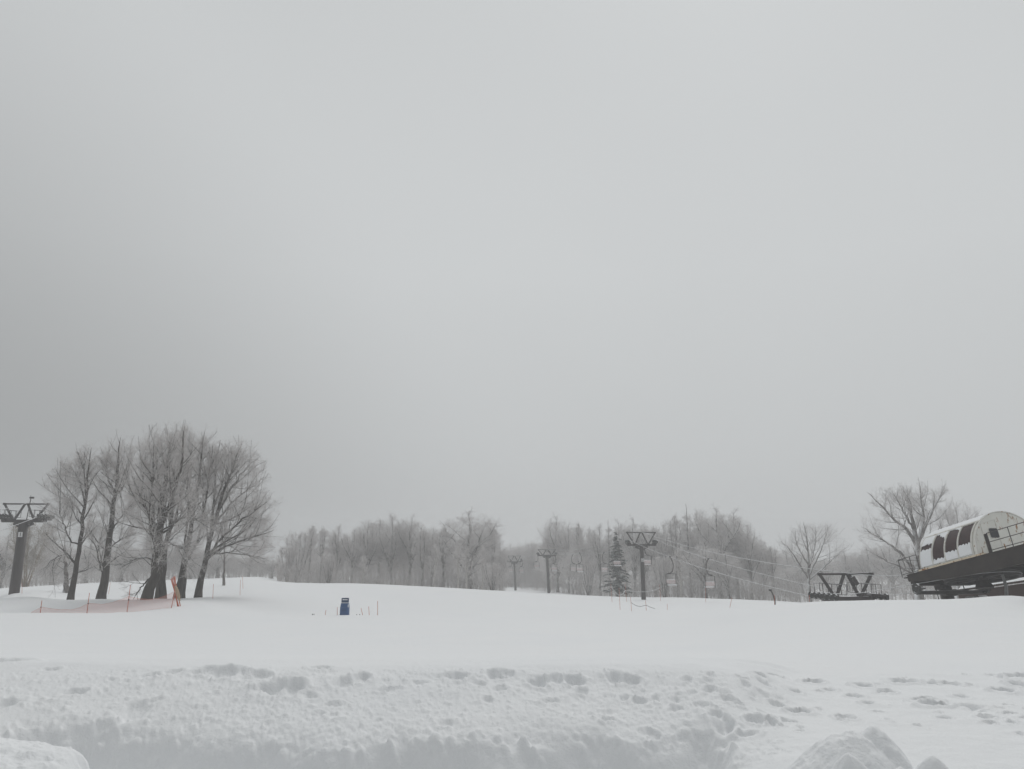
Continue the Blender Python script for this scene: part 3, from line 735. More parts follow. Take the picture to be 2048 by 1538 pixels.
hero(6, 'leaning tree behind the orange pole bundle, its trunk bent to the right', 60,
     [([(353, 1197), (360, 1165), (370, 1115), (381, 1060), (392, 1000), (400, 940), (408, 862)], .40, .05, .22), ([(366, 1130), (385, 1105), (400, 1060), (415, 980), (425, 890)], .2, .04, .15), ([(385, 1040), (375, 980), (380, 900)], .16, .04, .2)],
     [(850, 375, 425), (880, 350, 440), (950, 335, 455), (1050, 325, 460), (1110, 335, 450), (1150, 345, 420)], group=GL, k=(10, 7, 8, 6))
hero(7, 'thin upright tree between the bent tree and the broad right-hand one of the clump', 62,
     [([(367, 1197), (370, 1150), (371, 1100), (378, 1000), (385, 890)], .22, .04, .4)],
     [(870, 365, 410), (920, 350, 425), (1000, 345, 430), (1080, 350, 425), (1130, 360, 410)], group=GL, k=(10, 7, 8, 6))
hero(8, 'broad fan-shaped tree at the right end of the big clump, crown sweeping right', 61,
     [([(396, 1196), (404, 1150), (413, 1105), (430, 1045), (452, 970), (484, 888)], .40, .05, .2), ([(408, 1125), (435, 1085), (478, 1045), (535, 1003)], .2, .04, .15), ([(422, 1070), (428, 1000), (432, 930), (440, 878)], .2, .04, .15),
      ([(409, 1125), (445, 1095), (495, 1078), (545, 1062)], .17, .04, .15), ([(436, 1025), (478, 955), (520, 912)], .17, .04, .15), ([(428, 1050), (470, 1000), (530, 955)], .16, .04, .15), ([(412, 1112), (450, 1105), (500, 1110), (535, 1120)], .13, .03, .2),
      ([(418, 1090), (408, 1020), (405, 940)], .15, .04, .2)],
     [(878, 425, 497), (895, 410, 522), (945, 400, 535), (990, 392, 553), (1050, 390, 558), (1100, 395, 555), (1130, 400, 535), (1165, 415, 480)], group=GL, k=(12, 8, 9, 7), yspread=2.4)
hero(9, 'small pale-trunked tree standing far behind the broad right-hand tree', 88,
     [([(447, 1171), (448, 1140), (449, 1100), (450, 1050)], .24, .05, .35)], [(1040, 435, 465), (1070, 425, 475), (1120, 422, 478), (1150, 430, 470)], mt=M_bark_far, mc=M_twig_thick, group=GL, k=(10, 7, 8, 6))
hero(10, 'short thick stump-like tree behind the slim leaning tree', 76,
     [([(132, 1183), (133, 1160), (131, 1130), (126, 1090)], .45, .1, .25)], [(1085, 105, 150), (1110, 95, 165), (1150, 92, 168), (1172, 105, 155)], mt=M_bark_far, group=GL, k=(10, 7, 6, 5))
# right-hand trees
GR = 'bare trees beyond the lift station'
hero(20, 'large open-crowned tree with long upswept limbs, behind the lift station', 88,
     [([(1838, 1196), (1836, 1150), (1833, 1090), (1826, 1040), (1816, 1000), (1813, 972)], .55, .05, .35), ([(1834, 1095), (1815, 1062), (1790, 1040), (1762, 1010), (1735, 985)], .26, .04, .2), ([(1836, 1085), (1853, 1045), (1870, 1010), (1893, 968)], .28, .04, .2),
      ([(1836, 1090), (1848, 1035), (1842, 1000), (1840, 972)], .24, .04, .2), ([(1830, 1140), (1795, 1100), (1757, 1075), (1724, 1054)], .2, .04, .2), ([(1836, 1110), (1870, 1078), (1905, 1045)], .2, .04, .2), ([(1828, 1060), (1800, 1010), (1785, 985)], .18, .04, .2),
      ([(1834, 1150), (1800, 1135), (1760, 1115), (1735, 1100)], .16, .04, .2)],
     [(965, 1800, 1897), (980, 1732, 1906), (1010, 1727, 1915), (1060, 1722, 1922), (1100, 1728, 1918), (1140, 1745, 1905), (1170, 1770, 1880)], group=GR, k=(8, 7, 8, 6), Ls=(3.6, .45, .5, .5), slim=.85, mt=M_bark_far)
hero(21, 'round-crowned hazy tree left of the station, standing over the sheave gantry', 108,
     [([(1619, 1206), (1618, 1160), (1616, 1110), (1611, 1060), (1606, 1046)], .42, .05, .3), ([(1618, 1160), (1600, 1130), (1580, 1100), (1562, 1082)], .2, .04, .2), ([(1618, 1150), (1638, 1110), (1652, 1070), (1655, 1052)], .22, .04, .2), ([(1618, 1160), (1650, 1132), (1680, 1105), (1700, 1088)], .2, .04, .2),
      ([(1617, 1130), (1595, 1090), (1590, 1060)], .18, .04, .2), ([(1618, 1140), (1630, 1090), (1632, 1055)], .18, .04, .2)],
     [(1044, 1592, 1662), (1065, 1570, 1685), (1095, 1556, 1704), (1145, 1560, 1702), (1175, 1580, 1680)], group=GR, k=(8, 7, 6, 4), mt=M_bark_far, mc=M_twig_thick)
hero(22, 'smaller pale tree rising behind the white machine house', 100,
     [([(1915, 1200), (1916, 1120), (1915, 1060), (1912, 1005)], .36, .05, .3), ([(1916, 1110), (1935, 1060), (1955, 1025)], .2, .04, .2), ([(1916, 1100), (1898, 1050), (1888, 1015)], .18, .04, .2)],
     [(1000, 1893, 1935), (1020, 1880, 1958), (1050, 1873, 1965), (1110, 1875, 1965), (1150, 1885, 1955)], group=GR, k=(9, 7, 8, 6), mt=M_bark_far, mc=M_twig_thick)

# prototypes for the woods, 12 m high, standing at the origin
def proto(seed, kind):
    rg = np.random.default_rng(seed)
    if kind == 'fan':
        st = [([(0, 0, -.4), (.1, 0, 3), (.2, .1, 6), (0, .2, 9), (.2, .1, 11.6)], .30, .05, .12, True)]
        for a in range(6):
            f = a * 1.047 + rg.uniform(-.3, .3); h = rg.uniform(2.0, 5.4); w = rg.uniform(1.8, 3.5)
            st.append(([(.1, 0, h), (.1 + .35 * w * cos(f), .35 * w * sin(f), h + 2), (.75 * w * cos(f), .75 * w * sin(f), h + 3.6), (w * cos(f), w * sin(f), min(10.4, h + 5.2))], .14, .04, .15, False))
        env = Env([(.6, -2.0, 2.0), (2.5, -3.2, 3.2), (6, -3.8, 3.8), (9, -3.6, 3.6), (10.6, -3.0, 3.0), (11.6, -2.0, 2.0), (12.3, -.8, .8)], 0, 1)
        return make_tree_meshes(seed, st, env, (10, 8, 7, 6), (3.4, .5, .5, .5), angs=((72, 38), (58, 45), (55, 45), (55, 45)), trop=(.35, .15, .08, .05), rmin=(.03, .016, .009, .0065))
    if kind == 'narrow':
        st = [([(0, 0, -.4), (rg.uniform(-.2, .2), 0, 4), (rg.uniform(-.3, .3), .1, 8), (0, 0, 11.8)], .22, .04, .1, True), ([(0, 0, 4), (.8, .3, 7), (1.0, .4, 11)], .11, .03, .1, False), ([(0, 0, 5), (-.8, -.3, 8), (-.9, -.2, 10.8)], .11, .03, .1, False)]
        env = Env([(.6, -1.5, 1.5), (4, -2.1, 2.1), (8, -2.4, 2.4), (10.8, -1.9, 1.9), (12, -.6, .6)], 0, 1)
        return make_tree_meshes(seed, st, env, (13, 7, 7, 5), (2.4, .5, .5, .5), angs=((65, 35), (55, 42), (52, 42), (52, 42)), trop=(.35, .15, .1, .05), rmin=(.03, .016, .009, .0065))
    if kind == 'birch':
        st = [([(0, 0, -.4), (.1, 0, 4), (-.1, .1, 8), (.1, 0, 11.8)], .15, .03, .25, True)]
        env = Env([(2, -.9, .9), (5, -1.5, 1.5), (9, -1.4, 1.4), (12, -.4, .4)], 0, 1)
        return make_tree_meshes(seed, st, env, (22, 7, 6, 5), (1.7, .5, .5, .5), angs=((50, 28), (45, 30), (45, 32), (48, 35)), rmin=(.025, .016, .010, .0075))
    if kind == 'larch':
        st = [([(0, 0, -.4), (0, .05, 4), (.05, 0, 8), (0, 0, 12)], .22, .03, .12, True)]
        env = Env([(1, -2.4, 2.4), (5, -2.0, 2.0), (9, -1.1, 1.1), (12, -.12, .12)], 0, 1)
        return make_tree_meshes(seed, st, env, (60, 6, 6, 4), (2.4, .35, .5, .5), angs=((92, 60), (60, 45), (50, 40), (50, 40)), trop=(.1, .2, .2, .1), rmin=(.022, .015, .010, .0075))
    if kind == 'sapling':
        st = []
        for a in range(9):
            f = a * 0.7 + rg.uniform(-.3, .3); w = rg.uniform(.6, 2.4)
            st.append(([(.15 * cos(f), .15 * sin(f), -.3), (.45 * w * cos(f), .45 * w * sin(f), 4), (.8 * w * cos(f), .8 * w * sin(f), 8), (w * cos(f), w * sin(f), rg.uniform(8.5, 12))], .07, .02, .2, False))
        env = Env([(1, -1.5, 1.5), (5, -2.6, 2.6), (9, -3, 3), (12, -2.5, 2.5)], 0, 1)
        return make_tree_meshes(seed, st, env, (9, 6, 6, 4), (2.4, .5, .5, .5), angs=((32, 20), (35, 25), (40, 30), (45, 30)), rmin=(.025, .016, .010, .0075))
PROTO = {}
def get_proto(kind, i):
    if (kind, i) not in PROTO:
        bt, bc = proto(500 + i * 37 + hash_kind(kind), kind)
        PROTO[(kind, i)] = (mesh_of('trunk', bt), mesh_of('crown', bc), bt, bc)
    return PROTO[(kind, i)]
def hash_kind(k): return {'fan': 1, 'narrow': 2, 'birch': 3, 'larch': 4, 'sapling': 5}[k] * 1000
def wood_tree(px, top, D, wpx, kind, i, label, group, name='bare_tree', cat='tree', rz=None, mt=None, mc=None):
    tp = W(px, top, D); g_ = gz(tp[0], D); h = tp[2] - g_
    w0 = {'fan': 7.2, 'narrow': 4.2, 'birch': 3.0, 'larch': 4.8, 'sapling': 5.6}[kind]
    sxy = 1.38 * wpx / F * D / w0; sz = h / 12.0
    mtr, mcr, bt, bc = get_proto(kind, i)
    t = thing(name, label, cat, (tp[0], D, g_), group)
    t.scale = (sxy, sxy, sz); t.rotation_euler = (0, 0, random.uniform(0, 6.28) if rz is None else rz)
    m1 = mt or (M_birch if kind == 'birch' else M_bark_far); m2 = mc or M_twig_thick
    for nm, me, m in (('trunk', mtr, m1), ('crown', mcr, m2)):
        if len(me.materials) == 0: me.materials.append(m)
        o = bpy.data.objects.new(nm, me); C.objects.link(o); o.parent = t
        if me.materials[0] != m:
            o.material_slots[0].link = 'OBJECT'; o.material_slots[0].material = m
    return t
GM = 'bare frosted trees of the middle wood'
for a in [
    (601, 1062, 128, 46, 'sapling', 0, 'multi-stemmed bush-like tree at the left end of the middle wood'),
    (624, 1049, 131, 30, 'narrow', 0, 'narrow tree with a knotty top near the left end of the middle wood'),
    (646, 1053, 126, 32, 'narrow', 1, 'crooked double-topped tree third from the left in the middle wood'),
    (677, 1049, 132, 34, 'fan', 0, 'slender tree with a small pointed crown left of the wood\'s first hump'),
    (708, 1056, 130, 42, 'fan', 1, 'low rounded tree in the dip left of the middle wood\'s big hump'),
    (735, 1037, 134, 50, 'fan', 2, 'broad tree at the left shoulder of the middle wood\'s big hump'),
    (760, 1037, 138, 44, 'narrow', 0, 'upright tree on the rise of the hump in the middle wood'),
    (787, 1028, 134, 56, 'fan', 0, 'dense fan-crowned tree topping the hump of the middle wood'),
    (822, 1030, 134, 54, 'fan', 1, 'wide crown at the right side of the hump of the middle wood'),
    (846, 1055, 128, 38, 'narrow', 1, 'lower tree with a dark trunk in the saddle of the middle wood'),
    (865, 1051, 133, 44, 'fan', 2, 'rounded tree in the saddle, left of the highest crown of the middle wood'),
    (887, 1054, 129, 38, 'narrow', 0, 'narrow tree leaning on the highest crown of the middle wood'),
    (941, 1020, 128, 98, 'fan', 3, 'tallest and widest fan-crowned tree at the right end of the middle wood'),
    (986, 1050, 131, 38, 'narrow', 1, 'thin-topped tree on the right slope of the middle wood'),
    (1000, 1085, 134, 30, 'fan', 0, 'small tree closing the right end of the middle wood'),
    (871, 1088, 120, 24, 'birch', 0, 'white-stemmed birch in front of the saddle of the middle wood'),
    (917, 1085, 118, 26, 'birch', 1, 'forked pale birch in front of the tallest crown, on its left'),
    (934, 1095, 117, 22, 'birch', 0, 'thin pale birch standing straight under the tallest crown'),
    (966, 1090, 117, 24, 'birch', 1, 'pale birch near the right edge of the middle wood'),
    (728, 1110, 118, 24, 'birch', 0, 'thin pale birch under the left shoulder of the wood\'s hump'),
    (660, 1105, 117, 30, 'sapling', 1, 'thicket of whippy stems low in the left part of the middle wood'),
    (985, 1125, 116, 36, 'sapling', 0, 'low spreading thicket at the foot of the wood\'s right end'),
    (579, 1090, 121, 34, 'sapling', 1, 'sparse thicket standing alone just left of the middle wood'),
]:
    px, top, D, w, kind, i, lab = a
    wood_tree(px, top, D, w, kind, i, lab, GM)
GW = 'bare frosted trees of the wood behind the lift towers'
for a in [
    (1113, 1030, 170, 58, 'fan', 3, 'tall vase-shaped tree at the left end of the wood, above the second lift tower'),
    (1136, 1047, 166, 40, 'fan', 1, 'rounded tree just right of the vase-shaped tree above the second lift tower'),
    (1157, 1044, 161, 34, 'narrow', 0, 'narrow tree with a bushy top, third along the wood behind the towers'),
    (1178, 1051, 158, 42, 'fan', 2, 'low broad tree left of the snowy fir, behind the row of chairs'),
    (1197, 1048, 152, 40, 'fan', 0, 'tree with a rounded crown, up and left of the snowy fir'),
    (1216, 1038, 148, 34, 'larch', 0, 'bare larch with a straight dark stem, up and left of the snowy fir\'s tip'),
    (1238, 1040, 150, 46, 'fan', 1, 'wide crown directly above the tip of the snowy fir'),
    (1264, 1034, 147, 44, 'fan', 3, 'crown just left of the gantry of the middle lift tower'),
    (1286, 1042, 148, 40, 'fan', 2, 'crown right behind the gantry of the middle lift tower'),
    (1306, 1049, 144, 34, 'narrow', 1, 'narrow tree just right of the gantry of the middle lift tower'),
    (1326, 1044, 142, 42, 'fan', 0, 'rounded crown over the nearest left-hand chair'),
    (1349, 1028, 140, 38, 'narrow', 0, 'upright tree on the left slope of the wood\'s highest group'),
    (1372, 1008, 136, 44, 'larch', 0, 'highest bare larch of the wood, dark and pointed, above the chairs'),
    (1394, 1014, 138, 46, 'fan', 2, 'dense crown just right of the highest bare larch'),
    (1430, 1013, 132, 76, 'fan', 3, 'big open crown filling the right shoulder of the highest group'),
    (1464, 1019, 134, 66, 'fan', 1, 'big spreading crown next to the gap at the right of the wood'),
    (1493, 1046, 130, 50, 'fan', 0, 'tree with a limb leaning out right, at the wood\'s right shoulder'),
    (1520, 1076, 134, 40, 'fan', 2, 'lower tree stepping down at the right end of the wood'),
    (1540, 1090, 132, 36, 'narrow', 1, 'small tree between the wood and the round-crowned tree'),
    (1098, 1075, 174, 30, 'narrow', 0, 'slim tree in the gap left of the second lift tower\'s gantry'),
    (1358, 1092, 122, 40, 'birch', 1, 'pale forked birch behind the nearest left-hand chair'),
    (1250, 1098, 126, 30, 'birch', 0, 'pale birch between the snowy fir and the middle lift tower'),
    (1405, 1085, 120, 60, 'fan', 1, 'low frosted tree behind the chair that hangs farthest right'),
    (1452, 1100, 118, 52, 'fan', 2, 'low frosted tree under the falling ropes'),
    (1325, 1110, 124, 40, 'sapling', 1, 'frosted thicket right of the middle lift tower'),
    (1175, 1110, 134, 34, 'sapling', 0, 'frosted thicket under the far chairs, left of the snowy fir'),
]:
    px, top, D, w, kind, i, lab = a
    wood_tree(px, top, D, w, kind, i, lab, GW)
GB = 'faint trees in the haze behind the station'
for k_, a in enumerate([
    (1570, 1098, 165, 50, 'fan', 0, 'faint low tree in the haze left of the round-crowned tree'),
    (1690, 1100, 170, 56, 'fan', 1, 'faint tree in the haze just right of the round-crowned tree'),
    (1735, 1092, 165, 60, 'fan', 2, 'faint tree in the haze above the right end of the sheave gantry'),
    (1775, 1085, 160, 60, 'fan', 3, 'faint broad tree in the haze left of the large open tree\'s trunk'),
    (1815, 1090, 158, 56, 'fan', 0, 'faint tree in the haze behind the large open tree'),
    (1650, 1115, 160, 50, 'fan', 2, 'faint low tree in the haze above the sheave gantry'),
    (1600, 1120, 160, 50, 'fan', 3, 'faint low tree in the haze behind the round-crowned tree\'s trunk'),
    (1870, 1075, 150, 56, 'fan', 1, 'faint tree in the haze just left of the white machine house'),
    (1960, 1070, 140, 60, 'fan', 2, 'faint tree hidden mostly behind the machine house roof'),
]):
    px, top, D, w, kind, i, lab = a
    wood_tree(px, top, D, w, kind, i, lab, GB)
GH = 'faint trees in the haze behind the left clump'
for a in [
    (15, 1070, 130, 80, 'fan', 0, 'grey hazy tree behind the left lift tower at the frame edge'),
    (70, 1040, 112, 74, 'sapling', 0, 'tan whippy willow-like tree just right of the left lift tower'),
    (115, 1085, 140, 70, 'fan', 2, 'grey hazy tree between the left lift tower and the slim leaning tree'),
    (180, 1085, 150, 70, 'fan', 3, 'hazy tree seen between the first two trunks of the big clump'),
    (250, 1090, 150, 70, 'fan', 1, 'hazy tree seen between the straight thick trunk and the massive forked tree'),
    (320, 1085, 155, 70, 'fan', 0, 'hazy tree behind the massive forked tree'),
    (385, 1090, 155, 70, 'fan', 2, 'hazy tree behind the bent trunk of the big clump'),
    (440, 1098, 160, 64, 'fan', 3, 'hazy tree behind the broad right-hand tree of the clump'),
    (500, 1108, 170, 60, 'fan', 1, 'hazy low tree at the right foot of the big clump'),
    (545, 1118, 175, 56, 'fan', 2, 'hazy low tree below the far small lift tower'),
    (-40, 1080, 130, 80, 'fan', 3, 'hazy tree cut by the left edge of the view'),
]:
    px, top, D, w, kind, i, lab = a
    tan_ = lab.startswith('tan')
    wood_tree(px, top, D, w, kind, i, lab, GH, mt=M_tan if tan_ else None, mc=M_tan if tan_ else None)

# inside of the woods and thicket along their edges: masses nobody could count
def wood_mass(name, label, spec, seed, dens=.42):
    rg = np.random.default_rng(seed); vs, fs, off = [], [], 0
    for (px, top, D, wpx) in spec:
        kind, i = [('fan', 0), ('fan', 1), ('fan', 2), ('narrow', 0), ('narrow', 1)][rg.integers(0, 5)]
        _, _, bt, bc = get_proto(kind, i)
        tp = W(px, top, D); g_ = gz(tp[0], D); sz = (tp[2] - g_) / 12; sxy = wpx / F * D / {'fan': 7.2, 'narrow': 4.2}[kind]
        a = rg.uniform(0, 6.28); ca, sa = cos(a), sin(a)
        for P, R, s in (bt + bc):
            if len(P) > 300:
                sel = rg.random(len(P)) < dens; P = P[sel]; R = R[sel] * 1.25
            Q = np.stack([(P[..., 0] * ca - P[..., 1] * sa) * sxy + tp[0], (P[..., 0] * sa + P[..., 1] * ca) * sxy + D, P[..., 2] * sz + g_], -1)
            v, f = tubes(Q, R, min(s, 5), off); vs.append(v); fs.append(f); off += len(v)
    me = fast_mesh(name, np.concatenate(vs), fs)
    tag(link(name, me, M_twig_thick), label, 'woodland', None, 'stuff')
def skyline(knots, px): return float(np.interp(px, [k[0] for k in knots], [k[1] for k in knots]))
rg_ = np.random.default_rng(4)
sk1 = [(575, 1130), (600, 1090), (640, 1072), (700, 1066), (760, 1050), (830, 1046), (870, 1062), (930, 1045), (980, 1062), (1005, 1100), (1030, 1130)]
wood_mass('woodland_interior', 'grey mass of frosted trunks and twigs inside the middle wood', [(px, skyline(sk1, px) + rg_.uniform(4, 40), rg_.uniform(136, 185), rg_.uniform(44, 70)) for px in np.arange(578, 1000, 8)], 71)
sk2 = [(1080, 1085), (1095, 1062), (1130, 1058), (1200, 1062), (1290, 1060), (1340, 1055), (1380, 1035), (1460, 1038), (1500, 1070), (1550, 1100), (1590, 1125)]
wood_mass('woodland_interior', 'grey mass of frosted trunks and twigs inside the wood behind the lift towers', [(px, skyline(sk2, px) + rg_.uniform(4, 40), rg_.uniform(152, 195) + (28 if px < 1140 else 0), rg_.uniform(44, 70)) for px in np.arange(1086, 1590, 8)], 72)
sk3 = [(1000, 1090), (1030, 1084), (1060, 1080), (1100, 1078)]
wood_mass('distant_woodland', 'pale distant wood filling the gap between the two woods', [(px, skyline(sk3, px) + rg_.uniform(0, 10), rg_.uniform(215, 240), rg_.uniform(34, 50)) for px in np.arange(985, 1130, 6)], 73)
wood_mass('distant_woodland', 'faint grey wood in the haze behind the lift station', [(px, 1108 + 12 * sin(px * .05) + rg_.uniform(0, 16), rg_.uniform(180, 215), rg_.uniform(44, 64)) for px in np.arange(1530, 2120, 11)], 74)
wood_mass('distant_woodland', 'faint grey wood in the haze behind the left clump', [(px, np.interp(px, [-60, 60, 200, 420, 570], [1085, 1092, 1098, 1108, 1128]) + rg_.uniform(0, 14), rg_.uniform(175, 215), rg_.uniform(44, 66)) for px in np.arange(-70, 585, 10)], 75)

def undergrowth(name, label, px0, px1, dfun, count, hmax, seed):
    rg = np.random.default_rng(seed)
    px = rg.uniform(px0, px1, count); D = np.array([dfun(p) for p in px]) + rg.uniform(0, 14, count)
    x = (px - 1024) / F * D; g_ = ground(x, D)
    n = 4; P = np.empty((count, n, 3)); h = rg.uniform(.6, hmax, count) * rg.uniform(.5, 1, count); dx = rg.normal(0, .28, (count, 2)) * h[:, None]
    for j in range(n):
        f = j / (n - 1); P[:, j] = np.stack([x + dx[:, 0] * f * f, D + dx[:, 1] * f * f, g_ - .15 + h * f], -1)
    R = np.linspace(.022, .009, n)[None, :] * rg.uniform(.7, 1.4, count)[:, None]
    a, Rr, l = grow(rg, P, R, 6, .3, 1, (45, 30), h[:, None] * .4, 4, .3, .1, None, .7, .5, .011)
    b, Rb, l = grow(rg, a, Rr, 3, .2, 1, (45, 35), l * .45, 3, .3, .1, None, .7, .5, .009)
    me = mesh_of(name, [(P, R, 3), (a, Rr, 3), (b, Rb, 3)])
    tag(link(name, me, M_under), label, 'undergrowth', None, 'stuff')
undergrowth('undergrowth', 'frosted scrub along the foot of the middle wood', 570, 1010, lambda p: np.interp(p, [560, 700, 1010], [112, 116, 122]), 1300, 4.5, 5)
undergrowth('undergrowth', 'frosted scrub along the foot of the wood behind the lift towers', 1040, 1580, lambda p: np.interp(p, [1040, 1070, 1120, 1200, 1580], [194, 180, 158, 132, 108]), 1600, 4.5, 6)
undergrowth('undergrowth', 'pale scrub under the distant wood in the gap', 975, 1125, lambda p: 205, 1300, 7, 9)
undergrowth('undergrowth', 'hazy scrub along the far edge of the snow on the left', -60, 560, lambda p: np.interp(p, [-60, 200, 560], [115, 132, 160]), 1300, 4.5, 7)
undergrowth('undergrowth', 'hazy scrub in the hollow behind the station', 1560, 2100, lambda p: 105, 900, 4.5, 8)

# a snow-laden fir left of the middle tower
def make_fir():
    D = 124; px = 1232
    tp = W(px, 1066, D); g_ = gz(tp[0], D); h = tp[2] - g_
    t = thing('fir_tree', 'dark snow-laden fir standing left of the middle lift tower', 'tree', (tp[0], D, g_))
    MB().tube([(0, 0, -.3), (.05, 0, h * .5), (0, 0, h)], [.3, .16, .02], 9).build('trunk', M_bark_far, t, smooth=True)
    rg = np.random.default_rng(9); V = []; Q = []
    z_ = 1.0
    while z_ < h - .15:
        f = 1 - z_ / h; Lr = (2.9 * f ** .8 + .15) * rg.uniform(.8, 1.12); nb = 6 if f > .3 else 5
        ph = rg.uniform(0, 6.28)
        for b in range(nb):
            a = ph + b * 6.283 / nb + rg.normal(0, .35); L = Lr * rg.uniform(.45, 1.25); zj = rg.normal(0, .16)
            if rg.random() < .10: continue
            m = max(int(L * 26), 8)
            s = np.sqrt(rg.random(m)); wd = (.42 * (1 - s) + .12) * L * .35 + .06
            lat = rg.uniform(-1, 1, m) * wd; x = s * L; zz = z_ + zj - rg.uniform(.12, .42) * L * s ** 1.6 + .10 * L * s ** 4 - .10 * np.abs(lat) + rg.normal(0, .04, m)
            sz = rg.uniform(.10, .20, m); yaw = a + rg.normal(0, .5, m) + np.sign(lat) * .5
            cx = x * cos(a) - lat * sin(a); cy = x * sin(a) + lat * cos(a)
            for i in range(m):
                d = np.array([cos(yaw[i]), sin(yaw[i]), -.35]); e = np.array([-sin(yaw[i]), cos(yaw[i]), rg.normal(0, .3)])
                c = np.array([cx[i], cy[i], zz[i]]); k0 = len(V)
                V.extend([c - d * sz[i] * 1.4 - e * sz[i] * .45, c - d * sz[i] * 1.2 + e * sz[i] * .45, c + d * sz[i] * 1.5 + e * sz[i] * .3, c + d * sz[i] * 1.5 - e * sz[i] * .3]); Q.append((k0, k0 + 1, k0 + 2, k0 + 3))
        z_ += .30 + .18 * f
    link('crown', fast_mesh('crown', np.array(V), [np.array(Q)], False), M_needle, t)
make_fir()

# ------------------------------------------------------------------ CHAIRLIFT
H = unit((0.178, -0.984, 0))               # line direction, toward the near station
LAT = np.array([0.984, 0.178, 0])          # to the right across the line
UP = np.array([0, 0, 1.0])
def text_mesh(ch, size):
    cu = bpy.data.curves.new('digit', 'FONT'); cu.body = ch; cu.size = size; cu.extrude = 0.004; cu.align_x = 'CENTER'; cu.align_y = 'CENTER'
    o = bpy.data.objects.new('digit', cu); C.objects.link(o)
    dg = bpy.context.evaluated_depsgraph_get()
    me = bpy.data.meshes.new_from_object(o.evaluated_get(dg)); bpy.data.objects.remove(o)
    me.materials.clear(); return me
def sheave_train(parent, c, n, r, gap, drop, off, name='sheave_train', along=H, lat=LAT, sign=1):
    c = np.asarray(c, float)
    m = MB(); L = gap * (n - 1)
    m.beam(c - along * (L / 2 + .15) - UP * drop * .0, c + along * (L / 2 + .15), .10, .16)
    for k in range(0, n - 1, 2):
        a = c + along * (gap * k - L / 2); b = c + along * (gap * (k + 1) - L / 2)
        m.beam(a - UP * .08, b - UP * .08, .16, .10)
    p = m.build(name, M_steel, parent, off)
    for k in range(n):
        w = MB().disc(c + along * (gap * k - L / 2) - UP * drop + lat * .13 * sign, lat, r, .13, 16)
        w.build('sheave_wheel', M_wheel, p, off, smooth=False)
    return p
def catwalk(parent, c, L, off, along=H, lat=LAT):
    c = np.asarray(c, float); m = MB()
    m.beam(c - along * L / 2, c + along * L / 2, .35, .04)
    for s in (-1, 1):
        for q in (-.5, -.17, .17, .5):
            a = c + along * L * q + lat * s * .2; m.tube([a, a + UP * .62], .022, 5)
        m.tube([c - along * L / 2 + lat * s * .2 + UP * .62, c + along * L / 2 + lat * s * .2 + UP * .62], .022, 5)
    m.build('catwalk', M_steel, parent, off)
